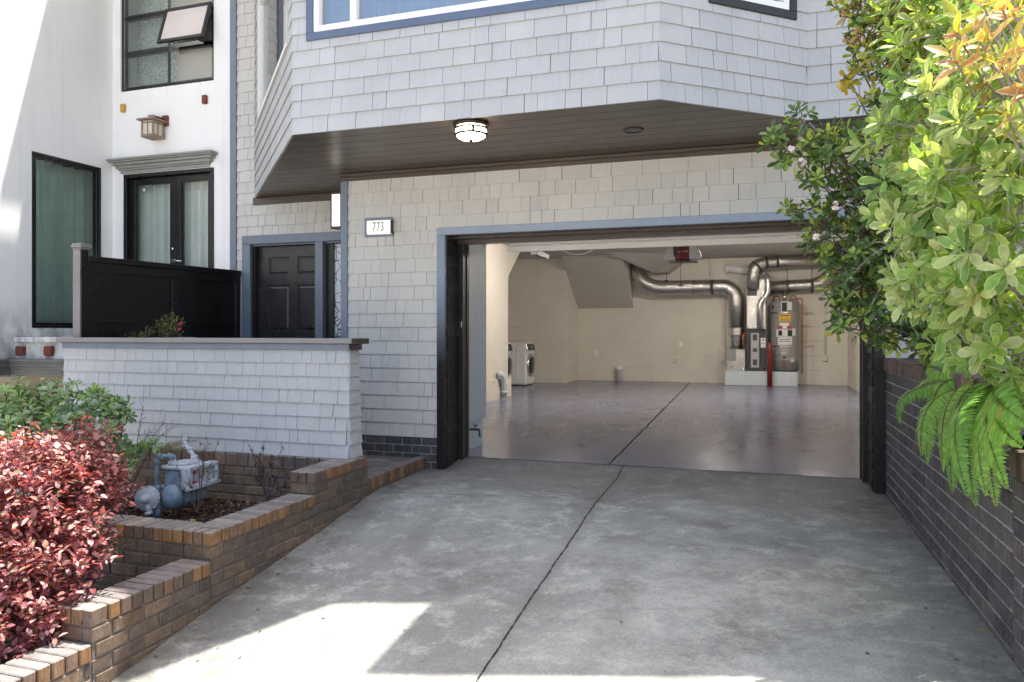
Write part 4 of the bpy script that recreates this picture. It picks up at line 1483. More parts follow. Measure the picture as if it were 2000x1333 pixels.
def curved_label(mb, u_, v0, v1, halfw, d=.002, mi=0):
    """patch on the tank, centred on image column u_, between rows v0 and v1"""
    z1_, z0_ = onY(u_, v0, 19.36).z, onY(u_, v1, 19.36).z
    cx = onY(u_, 650, 19.36).x
    a0 = math.asin(max(-.95, min(.95, (cx - wc.x) / wr)))
    n = 6
    aw = halfw / wr
    pr = []
    for i in range(n + 1):
        a = a0 - aw + 2 * aw * i / n
        pr.append((wc.x + math.sin(a) * (wr + d), wc.y - math.cos(a) * (wr + d)))
    for (p_, q_) in zip(pr, pr[1:]): mb.quad((p_[0], p_[1], z0_), (q_[0], q_[1], z0_), (q_[0], q_[1], z1_), (p_[0], p_[1], z1_), mi=mi)


specs = [('label', 'paper', [(1532, 589, 613, .075), (1543, 590, 606, .05)]), ('label', 'yellow', [(1533, 614, 628, .14)]), ('label', 'paper', [(1532, 631, 642, .11), (1532, 644, 658, .20), (1533, 659, 674, .17), (1551, 642, 656, .05)]),
         ('label', 'paper', [(1548, 700, 708, .05)])]
for nm, mt, rects in specs:
    mb = MB()
    for (u_, v0, v1, hw) in rects: curved_label(mb, u_, v0, v1, hw)
    mb.build_each(nm, M[mt], wh)
mb = MB()
for (u_, v0, v1, hw) in [(1532, 591, 609, .058), (1533, 616, 617.5, .10), (1533, 625, 626, .10), (1524, 646, 656, .045), (1543, 645, 657, .055), (1533, 663, 664, .13), (1533, 667, 668, .13), (1510, 596, 603, .03)]: curved_label(mb, u_, v0, v1, hw, .0035)
mb.build_each('print', M['ink'], wh)
mb = MB()
for (u_, v0, v1, hw) in [(1524, 637, 642, .05), (1541, 637, 642, .05)]: curved_label(mb, u_, v0, v1, hw, .004)
mb.build('warning_print', M['label_red'], wh)
for v_ in (611, 677):
    z_ = onY(1533, v_, 19.36).z
    mb = MB(); mb.lathe(wc + V((0, 0, z_ - FZ - .015)), (0, 0, 1), [(wr + .002, 0), (wr + .005, .002), (wr + .005, .028), (wr + .002, .03)], 40)
    mb.tube([V((wc.x + wr * .7, wc.y + .2, z_)), V((wc.x + .68, BW - .01, z_))], .010, 6)
    mb.build_each('earthquake_strap', M['galv'], wh)
mb = MB()
q = onY(1531, 693, 19.33)
mb.obox(q, V((1, 0, 0)), V((0, 1, 0)), V((0, 0, 1)), .06, .05, .05, .008)
mb.lathe(q + V((0, -.05, 0)), (0, -1, 0), [(.03, 0), (.03, .03), (0, .032)], 14)
mb.build('gas_valve', M['plastic_grey'], wh)
mb = MB(); mb.tube(bend([q + V((0, 0, -.05)), q + V((.01, -.02, -.2)), q + V((-.01, .0, -.34))], .05), .016, 8); mb.tube(bend([q + V((-.06, 0, 0)), q + V((-.2, .0, .02)), q + V((-.24, .06, -.06))], .05), .010, 6); mb.build('gas_tube', M['copper'], wh)
mb = MB(); mb.tube([wc + V((0, 0, H_ - .01)), wc + V((0, 0, H_ + .22))], .05, 14); mb.build('flue', M['galv'], wh)
mb = MB()
for sx_ in (-1, 1):
    mb.tube(bend([wc + V((sx_ * .12, -.08, H_ - .01)), wc + V((sx_ * .13, -.08, H_ + .13)), wc + V((sx_ * .26, .02, H_ + .13)), wc + V((sx_ * .28, .1, H_ - .05))], .07), .016, 8)
mb.build_each('water_tube', M['copper'], wh)
mb = MB()
mb.tube(bend([wc + V((.1, -.05, H_ + .03)), onY(1567, 583, 19.5), onY(1566.5, 731, 19.5)], .03), .016, 8)
mb.build('drain_pipe', M['copper'], wh)
wb = MB()
wb.tube([onY(1565, 636, BW - .05), onY(1583, 636, BW - .05)], .008, 6)
wb.tube([onY(1565, 635, BW - .05), onY(1565, 637, BW - .05)], .008, 6)
tag(wb.build('wall_rod', M['galv']), 'short steel rod fixed to the back wall right of the heater', 'rod')

bl = thing('bollard', (onY(1503.5, 754, 19.17).x, 19.17, 0), 'dark red steel post standing on the floor between furnace and heater', 'bollard')
q = onY(1503.5, 754, 19.17); q.z = 0; zt = onY(1503.5, 669, q.y).z
mb = MB(); mb.lathe(q, (0, 0, 1), [(.06, 0), (.06, zt - .03), (.045, zt - .008), (0, zt)], 20); mb.build('post', M['red'], bl)
mb = MB(); mb.lathe(q, (0, 0, 1), [(.085, 0.001), (.085, .012), (.06, .014)], 20); mb.build('base', M['red'], bl)

# pvc pipe under the ceiling, stub pipes
t = thing('waste_pipe', onY(1450, 529, BW - .12), 'white plastic waste pipe running level below the garage ceiling', 'pipe')
mb = MB(); mb.tube([onY(1418, 524, BW - .12), onY(1462, 530, BW - .12)], .10, 16); mb.build('pipe_run', M['white'], t)
mb = MB()
for u_ in (1420, 1458): q = onY(u_, 527, BW - .12); mb.tube([q - V((.03, 0, 0)), q + V((.03, 0, 0))], .112, 16)
mb.build_each('joint', M['white'], t)
t = thing('pipe_stub', onZ(1210, 743, 0), 'short white capped pipe stub against the middle of the back wall', 'pipe')
q = onY(1210, 740, BW - .10); q.z = 0
mb = MB(); mb.lathe(q, (0, 0, 1), [(.085, 0), (.085, .30), (.10, .31), (.10, .37), (.06, .40), (0, .405)], 16); mb.build('pipe_run', M['white'], t)
t = thing('drain_elbow', (-4.8, 13.6, 0), 'cream painted drain pipe with elbow at foot of the lit partition', 'pipe')
mb = MB(); mb.tube(bend([onX(972, 733, -4.92), onX(979, 730, -4.80), onX(984, 745, -4.80), onX(985, 776, -4.80)], .10), .055, 12); mb.build('pipe_run', M['pier'], t)
mb = MB()
for v_ in (752, 766): q = onX(985, v_, -4.80); mb.lathe(q, (0, 0, 1), [(.056, -.03), (.072, -.028), (.072, .028), (.056, .03)], 12)
mb.build_each('joint', M['pier'], t)
q = onX(949.5, 592, -4.90)
mb = MB(); mb.obox(q + V((.03, -.6, 0)), V((1, 0, 0)), V((0, 1, 0)), V((0, 0, 1)), .035, .055, .085, .01)
t = tag(mb.build('wall_control', M['dark_glass']), 'small black control box on the partition behind white pier', 'control box')
q = onX(921, 839, -3.10)
t = thing('hose_tap', q, 'small dark hose tap on the white pier near the floor', 'tap')
mb = MB(); mb.tube([q + V((-.02, 0, 0)), q + V((.10, 0, 0))], .014, 8); mb.tube([q + V((.09, 0, .01)), q + V((.10, 0, -.08))], .012, 8); mb.build('spout', M['dark_metal'], t)
mb = MB(); mb.lathe(q + V((.05, 0, .015)), (0, 0, 1), [(.006, 0), (.006, .03), (.03, .03), (.03, .036), (0, .038)], 12); mb.build('handle', M['dark_metal'], t)

# door opener
OY = 10.2
x0, x1 = onY(1297, 500, OY).x, onY(1369, 500, OY).x
z1, z0 = onY(1333, 479, OY).z, onY(1333, 510, OY).z
xm = (x0 + x1) / 2
op = thing('garage_door_opener', (xm, OY, z0), 'red and white ceiling mounted garage door opener', 'door opener')
r0, r1 = onY(1318, 500, OY).x, onY(1346, 500, OY).x
mb = MB(); mb.obox(V(((r0 + r1) / 2, OY + .12, (z0 + z1) / 2 + .01)), V((1, 0, 0)), V((0, 1, 0)), V((0, 0, 1)), (r1 - r0) / 2, .13, (z1 - z0) / 2, .015); hs = mb.build('housing', M['red'], op)
zz = (z0 + z1) / 2 + .005
for sgn, xe, xi in ((-1, x0, r0), (1, x1, r1)):
    mb = MB()
    prof = []
    for i in range(9):
        a = PI / 2 * i / 8
        prof.append((xi + (xe - xi) * math.sin(a) ** .8, math.cos(a)))
    hz_ = (z1 - z0) / 2
    for (xa_, ha), (xb_, hb) in zip(prof, prof[1:]):
        ha, hb = max(.22, ha), max(.22, hb)
        for s_ in (0,):
            mb.quad((xa_, OY, zz - hz_ * .8), (xb_, OY + .01, zz - hz_ * .8), (xb_, OY + .01, zz - hz_ * .8 + 2 * hz_ * hb * .85), (xa_, OY, zz - hz_ * .8 + 2 * hz_ * ha * .85))
            mb.quad((xa_, OY, zz - hz_ * .8), (xb_, OY + .01, zz - hz_ * .8), (xb_, OY + .24, zz - hz_ * .8), (xa_, OY + .24, zz - hz_ * .8))
            mb.quad((xa_, OY, zz - hz_ * .8 + 2 * hz_ * ha * .85), (xb_, OY + .01, zz - hz_ * .8 + 2 * hz_ * hb * .85), (xb_, OY + .24, zz - hz_ * .8 + 2 * hz_ * hb * .85), (xa_, OY + .24, zz - hz_ * .8 + 2 * hz_ * ha * .85))
    mb.build('light_lens', M['appliance'], op)
mb = MB()
rr_ = random.Random(4)
bx_ = r0 + .035
while bx_ < r1 - .03:
    wdt = rr_.uniform(.004, .011)
    h0 = rr_.choice((.010, .010, .016))
    mb.box((bx_, OY - .0125, zz + .008), (bx_ + wdt, OY - .0105, zz + .008 + h0)); bx_ += wdt + .003
mb.build('lettering', M['paper'], hs)
mb = MB(); mb.box((x0 + .06, OY, z0 - .012), (x1 - .05, OY + .22, z0 - .002)); mb.box((xm - .2, OY + .1, z1), (xm - .18, OY + .13, 3.22)); mb.box((xm + .18, OY + .1, z1), (xm + .2, OY + .13, 3.22)); mb.build('mount', M['dark_metal'], op)
mb = MB(); mb.box((xm - .02, 7.5, z1 - .01), (xm + .02, OY, z1 + .03)); mb.build('rail', M['dark_metal'], op)
q0 = onY(1316, 474, 9.5); q1 = onY(1317, 500, 9.6)
mb = MB(); mb.tube([q0, q1], .012, 6); mb.tube([q1, onY(1325, 480, 9.9)], .012, 6); mb.build('arm', M['dark_metal'], op)
rc = thing('release_cord', onY(1328, 560, OY - .06), 'thin red emergency release cord with a red pull handle', 'cord')
a, b_ = onY(1329, 484, OY - .06), onY(1329, 558, OY - .06)
mb = MB(); mb.tube([a, b_], .0035, 5); mb.tube([a + V((.012, 0, 0)), a + V((.012, 0, -.18))], .003, 5); mb.build('string', M['red'], rc)
mb = MB(); mb.tube([b_ + V((-.035, 0, 0)), b_ + V((.035, 0, 0))], .012, 8); mb.build('handle', M['red'], rc)

# the garage's own ceiling lamps, above the raised door and the stair side
for i, (x, y) in enumerate(((-3.3, 13.0), (-.9, 15.8), (1.0, 15.2))):
    t = thing('ceiling_lamp', (x, y, 3.22), ['lit glass ceiling lamp inside the garage nearest the partition', 'lit glass ceiling lamp behind the raised garage door', 'lit glass ceiling lamp over the right of the garage'][i], 'lamp', 'garage ceiling lamps')
    mb = MB(); mb.lathe((x, y, 3.219), (0, 0, -1), [(.17, 0), (.17, .02), (.15, .022)], 24); mb.build('base', M['white'], t)
    mb = MB(); mb.lathe((x, y, 3.219), (0, 0, -1), [(.15, .02), (.15, .05), (.12, .085), (.06, .10), (0, .104)], 24); mb.build('lamp_shade', M['tube_lit'], t)

# ------------------------------------------------------------------ low shingled wall, walkway, fence
YW = 5.60
XWR = onY(681.6, 896, YW).x
XWL = onY(125, 690, YW).x
fW = front(YW + .03)
ZW0, ZW1 = .247, onY(683, 684, YW).z
lw_ = thing('low_wall', ((XWL + XWR) / 2, YW + .1, .2), 'low pale shingled wall with a grey cap in front of the entry', 'wall')
mb = MB()
fW.box(mb, XWL + .01, XWR - .025, -.4, ZW1 + .05, -.16, 0)
mb.build('core', M['room'], lw_)
mb = MB()
hrow = (ZW1 - ZW0) / 8
shingles(mb, fW, XWL, XWR - .018, ZW0, ZW1 + .01, hrow, (), 51, flare=.03, wear=.12, wmin=.09, wmax=.25, ext0=.02, ext1=.018)
mb.build('shingle_siding', M['shingle_cool'], lw_)
mb = MB()
fWs = Fr((XWR - .025, 0), (0, 1), (1, 0))
shingles(mb, fWs, YW + .02, YW + .20, ZW0, ZW1 + .01, hrow, (), 52, flare=.03, wmin=.05, wmax=.08, ext0=.012)
mb.build('shingle_siding', M['shingle_cool'], lw_)
mb = MB()
zc0, zc1 = onY(683, 672, YW).z, onY(683, 661.5, YW).z
fW.box(mb, XWL - .03, XWR + .002, ZW1 - .002, zc0 - .001, -.17, .034, .004)
mb.build('fascia', M['slate'], lw_)
mb = MB()
fW.box(mb, XWL - .06, XWR + .05, zc0, zc1, -.20, .075, .006)
mb.build('cap', M['cap'], lw_)
mb = MB()
fW.box(mb, XWR + .0505, XWR + .062, zc0 - .004, zc1 + .001, -.205, .073, .003)
fW.box(mb, XWR + .0025, XWR + .012, ZW1 - .004, zc0 - .005, -.172, .032, .003)
mb.build('cap_unlit_end', M['black'], lw_)  # end blocks in the cap's dark paint, added where no reflection falls

wk = MB()
x = XWL
rw = random.Random(9)
ZK = .045
for i in range(9):
    yy0 = 5.80 + i * .105
    x = -3.27
    while x > -6.3:
        ln_ = .215
        wk.obox(V((x - ln_ / 2 + .0, yy0 + .048, ZK - .03)), V((1, 0, 0)), V((0, 1, 0)), V((0, 0, 1)), ln_ / 2 - .005, .046, .03, .004, tuple(c_ * 1.0 for c_ in brick_tint(rw, 'captop')))
        x -= ln_
wk.box((-6.3, 5.72, -.4), (-3.29, 6.98, ZK - .012), mi=1)
tag(wk.build('walkway', [M['brick_left'], M['mortar']]), kind='structure')
wk = MB()
fK = side(-3.25)
rowlock(wk, fK, 5.79, 7.0 - .03, ZK + .004, .115, .10, 'cap', rw, .062, .008)
brick_wall(wk, fK, 5.79, 6.97, ZK - .12, 4, .083, .215, .09, 'left', rw)
fK.box(wk, 5.79, 6.97, -.5, ZK - .02, -.3, -.007, mi=1)
tag(wk.build('walkway_edging', [M['brick_left'], M['mortar']]), 'brick edging of the entry walkway beside the garage door casing', 'edging')

fX = -6.30
fe = thing('fence', (fX, 6.7, 0), 'solid black panelled fence with a capped post at the left of entry', 'fence')
zf = onY(475, 530, YE).z
px0, px1 = onY(143, 560, 5.70).x, onY(158, 560, 5.70).x
zpt = onY(160, 487, 5.70).z
mb = MB(); mb.obox(V(((px0 + px1) / 2, 5.75, zpt / 2)), V((1, 0, 0)), V((0, 1, 0)), V((0, 0, 1)), (px1 - px0) / 2, .045, zpt / 2, .004)
po = mb.build('post', M['black'], fe)
mb = MB(); front(5.704).box(mb, px0 - .001, px1 - .006, .1, zpt - .001, 0, .010, .003); mb.build('post_glare_plate', M['cap'], po)  # added grey plate: street reflection painted on the black post's front
mb = MB()
cxp = (px0 + px1) / 2
for hw, a, b_ in ((.058, zpt, zpt + .018), (.068, zpt + .0185, zpt + .045), (.06, zpt + .0455, zpt + .062)):
    mb.obox(V((cxp, 5.75, (a + b_) / 2)), V((1, 0, 0)), V((0, 1, 0)), V((0, 0, 1)), hw, hw, (b_ - a) / 2, .004)
mb.build('post_cap', M['cap'], po)
YF0 = 5.80
fa_, fb_ = V((px1 - .012, YF0)), V((onY(474.5, 560, YE - .002).x, YE - .045))
fu_d = (fb_ - fa_).normalized()
fFn = Fr(fa_ - fu_d * YF0, fu_d, (fu_d.y, -fu_d.x))
YF1 = YF0 + (fb_ - fa_).length
mb = MB()
fFn.box(mb, YF0, YF1, .1, zf - .03, -.045, -.022)
fFn.box(mb, YF0, YF1, zf - .06, zf, -.06, .012, .004)
fFn.box(mb, YF0, YF1, .9, 1.24, -.05, .0, .003)
zb_ = onX(300, 626, px1).z
fFn.box(mb, YF0, YF1, zb_ - .04, zb_, -.021, -.002, .003)
fFn.box(mb, YF0, YF1, zf - .16, zf - .061, -.021, 0, .003)
for y_ in (YF0, 6.82, YF1 - .09): fFn.box(mb, y_, y_ + .09, 1.245, zf - .161, -.0215, -.001, .003)
mb.build('panel', M['black'], fe)
for y_ in (6.1, 7.4):
    pass

# ------------------------------------------------------------------ brick planter on the left
XP = -3.25
fP = side(XP)
TH_ = .215
rp_ = random.Random(31)


def seg_y(u_): return onX(u_, 1000, XP).y


yA0, yA1 = seg_y(613.3), 5.79
y20 = seg_y(412); y10 = seg_y(179.5)
zA, z2, z1_, z0_ = .245, .078, -.098, -.268
z2 = onX(416, 1040, XP).z
z1_ = onX(178.5, 1194, XP).z
z0_ = onX(180, 1258, XP).z
yb0 = 1.7
planter = thing('planter_wall', (XP - .1, 4, gz(XP, 4)), 'stepped brown brick planter wall along the left edge of the driveway', 'planter')
CAPH = .095
for (ya, yb, zt, nm) in ((yA0, yA1, zA, 'A'), (y20, yA0, z2, '2'), (y10, y20, z1_, '1'), (yb0, y10, z0_, '0')):
    mb = MB()
    n = int((zt - CAPH - (gz(XP, ya) - .12)) / .083) + 1
    brick_wall(mb, fP, ya + .002, yb - .002, zt - CAPH, n, .083, .215, .07, 'left', rp_, off0=rp_.random() * .1)
    # end facing the street
    fe_ = front(ya)
    brick_wall(mb, fe_, XP - TH_ + .004, XP - .074, zt - CAPH, n, .083, .215, .08, 'left', rp_)
    fPi = Fr((XP - TH_, 0), (0, -1), (-1, 0))
    brick_wall(mb, fPi, -yb, -ya - .09, zt - CAPH, n, .083, .215, .06, 'left', rp_)
    mb.box((XP - TH_ + .008, ya + .008, gz(XP, ya) - .5), (XP - .008, yb + (.012 if nm != 'A' else -.01), zt - CAPH + .012), mi=1)
    mb.build('wall', [M['brick_left'], M['mortar']], planter)
    mb = MB()
    rowlock(mb, fP, ya + .105, yb, zt, CAPH - .008, TH_ + .004, 'cap', rp_, .066, .009)
    rowlock(mb, fe_, XP - TH_, XP + .004, zt, CAPH - .008, .098, 'cap', rp_, .066, .009)
    mb.build('cap', [M['brick_left']], planter)
# cross wall in front of the meter bed
fCw = front(y20)
mb = MB()
nC = 6
brick_wall(mb, fCw, -6.2, XP - TH_ - .004, z2 - CAPH, nC, .083, .215, .07, 'left', rp_)
mb.box((-6.2, y20 + .008, -.9), (XP - TH_ - .004, y20 + .19, z2 - CAPH + .012), mi=1)
mb.build('wall', [M['brick_left'], M['mortar']], planter)
mb = MB()
rowlock(mb, fCw, -6.2, XP - TH_ - .007, z2, CAPH - .008, .20, 'cap', rp_, .068, .009)
mb.build('cap', [M['brick_left']], planter)
# brick footing under the low wall
fBk = front(YW - .03)
mb = MB()
rowlock(mb, fBk, XWL, XP - TH_ - .006, zA - .002, .115, .20, 'left', rp_, .115, .009)
brick_wall(mb, fBk, XWL, XP - TH_ - .01, zA - .125, 6, .083, .215, .07, 'left', rp_)
mb.box((XWL, YW - .022, -.7), (XP - TH_ - .01, YW + .05, zA - .02), mi=1)
mb.build('footing', [M['brick_left'], M['mortar']], planter)
# soil and bark
mb = MB()
def bed(x0, x1, y0, y1, zf_, n=26):
    o = len(mb.v)
    rr2 = random.Random(int(x0 * 10))
    for j in range(n + 1):
        for i in range(n + 1):
            x_, y_ = x0 + (x1 - x0) * i / n, y0 + (y1 - y0) * j / n
            mb.v.append(V((x_, y_, zf_(x_, y_) + rr2.uniform(-.012, .012))))
    for j in range(n):
        for i in range(n):
            a_ = o + j * (n + 1) + i
            mb.face([a_, a_ + 1, a_ + n + 2, a_ + n + 1], smooth=True)
ZM = -.20
bed(-6.3, XP - .12, y20 + .1, YW + .01, lambda x_, y_: ZM + .05 * math.sin(x_ * 3) * math.sin(y_ * 4))
bed(-6.3, XP - .12, 1.2, y20 + .1, lambda x_, y_: -.42 + .03 * math.sin(x_ * 5))
tag(mb.build('soil', M['soil']), kind='structure')
mb = MB()
rb = random.Random(77)
for i in range(5200):
    x_, y_ = rb.uniform(-5.6, XP - TH_ - .02), rb.uniform(y20 + .2, YW - .05)
    z_ = ZM + .05 * math.sin(x_ * 3) * math.sin(y_ * 4) + rb.uniform(.0, .02)
    u_ = rand_dir(rb); u_.z *= .35; u_.normalize()
    v_ = u_.cross(rand_dir(rb)).normalized()
    w_ = u_.cross(v_)
    g = rb.choice([(.07, .036, .022), (.10, .05, .03), (.05, .03, .022), (.14, .085, .055), (.035, .022, .018), (.22, .16, .11) if rb.random() < .3 else (.08, .045, .03)])
    mb.obox(V((x_, y_, z_)), u_, v_, w_, rb.uniform(.012, .034), rb.uniform(.006, .014), rb.uniform(.002, .005), 0, g)
for i in range(1500):
    x_, y_ = rb.uniform(-5.6, XP - TH_ - .02), rb.uniform(2.2, y20 - .05)
    z_ = -.42 + .03 * math.sin(x_ * 5) + rb.uniform(0, .02)
    u_ = rand_dir(rb); u_.z *= .35; u_.normalize(); v_ = u_.cross(rand_dir(rb)).normalized()
    mb.obox(V((x_, y_, z_)), u_, v_, u_.cross(v_), rb.uniform(.012, .03), rb.uniform(.006, .014), .004, 0, rb.choice([(.07, .036, .022), (.10, .05, .03), (.05, .03, .022)]))
tag(mb.build('bark_mulch', M['bark']), 'brown bark chips covering the planter bed around the meter', 'mulch', kind='stuff')

# ------------------------------------------------------------------ retaining wall on the right
XRW = 1.0
fR = Fr((XRW, 0), (0, -1), (-1, 0))
ZT = onY(1728, 699, YG).z
yst = 3.62
rr3 = random.Random(12)
rw_ = thing('retaining_wall', (XRW + .1, 5, 0), 'dark blue brick retaining wall along the right side of the driveway', 'wall')
mb = MB()
# u runs towards the street: u = -Y
brick_wall(mb, fR, -(YG - .006), -yst, ZT - .118, 14, .0845, .215, .08, 'right', rr3, joint=.010, near=lambda u: max(0, min(.9, (u + 6.0) / 3)))
ZT2 = onX(1985, 880, XRW).z
brick_wall(mb, fR, -yst, -1.2, ZT2 - .118, 12, .0845, .215, .08, 'right', rr3, joint=.010, near=lambda u: .9)
mb.box((XRW + .006, yst, -.4), (XRW + .20, YG - .01, ZT - .11), mi=1)
mb.box((XRW + .006, 1.2, -.4), (XRW + .20, yst - .001, ZT2 - .11), mi=1)
mb.build('wall', [M['brick_right'], M['mortar_dark']], rw_)
mb = MB()
rowlock(mb, fR, -(YG - .004), -yst, ZT, .108, .215, 'rcap', rr3, .064, .009, 'rcap', .014)
rowlock(mb, fR, -yst + .004, -1.2, ZT2, .108, .215, 'rcap', rr3, .064, .009, 'rcap', .014)
mb.build('cap', [M['brick_right']], rw_)
mb = MB()
mb.quad((XRW + .1, 1.2, ZT - .14), (6, 1.2, ZT - .14), (6, yst, ZT - .10), (XRW + .1, yst, ZT - .10))
mb.quad((XRW + .1, yst, ZT - .10), (6, yst, ZT - .10), (6, YG, ZT - .08), (XRW + .1, YG, ZT - .08))
tag(mb.build('soil', M['soil']), kind='structure')


# ------------------------------------------------------------------ neighbour's white building
YN = 7.93
XN = onY(220, 400, YN).x
XNR = XL0 - .01
fN, fNs = front(YN), side(XN)
nb = thing('neighbour_building', ((XN + XNR) / 2, YN, 0), 'white stucco building with black framed windows and a double door', 'building')
ZFN = 1.24
wz = onY(240, 180, YN).z
wx0, wx1 = fN.uz(235.5, 150)[0], fN.uz(417.5, 100)[0]
dx0, dx1 = fN.uz(243, 450)[0], fN.uz(418, 450)[0]
dzt = fN.uz(330, 335)[1]
mb = MB()
wall(mb, fN, XN - .3, XNR, .2, 7.3, .3, [(wx0, wx1, wz, 6.0), (dx0, dx1, ZFN, dzt)])
sy0, sy1 = fNs.uz(62, 400)[0], fNs.uz(197, 400)[0]
sz1 = (fNs.uz(62, 297)[1] + fNs.uz(197, 327)[1]) / 2
sz0 = fNs.uz(65, 641)[1]
wall(mb, fNs, 1.5, YN, .80, 7.3, .3, [(sy0, sy1, sz0, sz1)])
mb.build('wall', M['stucco'], nb)
# side window
window(nb, fNs, sy0, sy1, sz0, sz1, .035, M['black'], .03, M['black'], M['glass_green'], (), (), M['curtain_green'], .22, .006)
# upper grid window with an open awning light
wo_ = window(nb, fN, wx0, wx1, wz, 6.0, .03, M['black'], .035, M['black'], M['glass'], (.5,), [], None, .25, -.03)
zr = [fN.uz(330, v_)[1] for v_ in (88, 9)]
mb = MB()
for z_ in [fN.uz(330, 92)[1], fN.uz(330, 20)[1], fN.uz(330, 20)[1] + .5]:
    fN.box(mb, wx0 + .03, wx1 - .03, z_ - .035, z_ + .025, -.10, -.035, .005)
    fN.box(mb, wx0 + .05, (wx0 + wx1) / 2, z_ + .0252, z_ + .045, -.09, -.06, .004)
mb.build('glazing_bar', M['black'], wo_)
mb = MB()
fN.box(mb, wx0, (wx0 + wx1) / 2 + .1, wz - .1, 6.0, -.30, -.29)
mb.build('curtain', M['lace'], wo_)
mb = MB()
fN.box(mb, (wx0 + wx1) / 2 + .02, wx1, wz - .1, 6.0, -.20, -.19)
mb.build('curtain', M['awning'], wo_)  # sheet behind the glass carrying the painted pink reflection
ca, cb = fN.p((wx0 + wx1) / 2 + .02, fN.uz(330, 20)[1] - .02, .0), None
sw = fN.p(0, 0)
u0_, u1_ = (wx0 + wx1) / 2 + .02, wx1 - .015
zt_ = fN.uz(380, 12)[1]; L_ = .52
ang = math.radians(17)
dn = V((0, -math.sin(ang), -math.cos(ang)))
nrm = V((0, -math.cos(ang), math.sin(ang)))
top = V(((u0_ + u1_) / 2, YN - .02, zt_))
mb = MB()
hu = (u1_ - u0_) / 2
for (c_, a_, b_) in ((top + dn * .02, hu, .022), (top + dn * (L_ - .02), hu, .022)):
    mb.obox(c_, V((1, 0, 0)), nrm, dn, a_, .018, b_, .004)
for s_ in (-1, 1): mb.obox(top + dn * (L_ / 2) + V((s_ * (hu - .02), 0, 0)), V((1, 0, 0)), nrm, dn, .02, .018, L_ / 2 - .043, .004)
sa = mb.build('opening_sash', M['black'], nb)
mb = MB(); mb.obox(top + dn * (L_ / 2), V((1, 0, 0)), nrm, dn, hu - .04, .004, L_ / 2 - .04); mb.build('pane', M['awning'], sa)
mb = MB()
q = top + dn * (L_ + .01)
mb.box((q.x - .22, YN - .13, q.z - .01), (q.x + .25, YN - .02, q.z + .004)); mb.box((q.x - .19, YN - .14, q.z + .002), (q.x - .15, YN - .10, q.z + .02))
mb.build('stay_bar', M['chrome'], sa)
# double door
mb = MB()
fr_ = fN
fr_.box(mb, dx0, dx1, dzt - .05, dzt, -.12, .02, .004); fr_.box(mb, dx0, dx0 + .05, ZFN, dzt - .051, -.12, .02, .004); fr_.box(mb, dx1 - .05, dx1, ZFN, dzt - .051, -.12, .02, .004)
dd = mb.build('door_frame', M['black'], nb)
xm = fN.uz(337, 450)[0]
for (a, b_) in ((dx0 + .052, xm - .002), (xm + .002, dx1 - .052)):
    mb = MB()
    sw_ = .085
    fr_.box(mb, a, a + sw_, ZFN, dzt - .053, -.09, -.045, .004); fr_.box(mb, b_ - sw_, b_, ZFN, dzt - .053, -.09, -.045, .004)
    fr_.box(mb, a + sw_, b_ - sw_, dzt - .053 - .09, dzt - .053, -.09, -.045, .004); fr_.box(mb, a + sw_, b_ - sw_, ZFN, ZFN + .25, -.09, -.045, .004)
    dl = mb.build('door', M['black'], nb)
    mb = MB(); z_t, z_b = dzt - .14, ZFN + .25
    mb.quad(fr_.p(a + sw_, z_b, -.07), fr_.p(b_ - sw_, z_b, -.07), fr_.p(b_ - sw_, z_t, -.07), fr_.p(a + sw_, z_t, -.07)); mb.build('pane', M['glass'], dl)
    mb = MB()
    n = 40
    for i in range(n):
        u, u2 = a + (b_ - a) * i / n, a + (b_ - a) * (i + 1) / n
        f_ = lambda t: -.20 + .03 * math.sin(t * 62 + 2 * math.sin(t * 11))
        mb.add([fr_.p(u, z_b - .1, f_(u)), fr_.p(u2, z_b - .1, f_(u2)), fr_.p(u2, z_t + .06, f_(u2)), fr_.p(u, z_t + .06, f_(u))], [(0, 1, 2, 3)], smooth=True)
    mb.build('curtain', M['curtain'], dl)
mb = MB(); hq = fN.uz(344, 509)
fr_.box(mb, xm - .05, xm + .03, hq[1] - .02, hq[1] + .02, -.045, -.02, .004); mb.tube([fr_.p(xm - .02, hq[1], -.005), fr_.p(xm + .14, hq[1] - .01, -.005)], .010, 8)
mb.lathe(fr_.p(xm - .04, hq[1] + .16, -.045), (0, -1, 0), [(.022, 0), (.022, .012), (0, .014)], 14)
mb.build('door_handle', M['chrome'], dd)
mb = MB(); q = fN.uz(274, 370)
mb.lathe(fr_.p(q[0], q[1], -.068), (0, -1, 0), [(.034, 0), (.034, .0015), (0, .002)], 18); so = mb.build('round_sticker', M['ink'], dd)
mb = MB(); mb.lathe(fr_.p(q[0], q[1], -.066), (0, -1, 0), [(.024, 0), (.024, .001), (0, .0015)], 18); mb.build('sticker_face', M['paper'], so)
mb = MB()
fr_.box(mb, dx0 - .1, dx1 + .1, ZFN - .1, dzt + .2, -.42, -.41)
mb.build('room_backdrop', M['room'], nb)
# cornice over the door
cz0 = fN.uz(330, 333)[1]; cz1 = fN.uz(330, 306)[1]
c0, c1 = fN.uz(224, 318)[0], fN.uz(426, 300)[0]
mb = MB()
hgt = cz1 - cz0
for (a, b_, dep, ins) in ((0, .22, .02, .12), (.22, .34, .04, .10), (.34, .55, .06, .07), (.55, .75, .095, .035), (.75, .86, .13, .01), (.86, 1.0, .15, 0)):
    fN.box(mb, c0 + ins, c1 - ins, cz0 + hgt * a, cz0 + hgt * b_ - .0006, -.02, dep, .004)
mb.build('cornice', M['cornice'], nb)
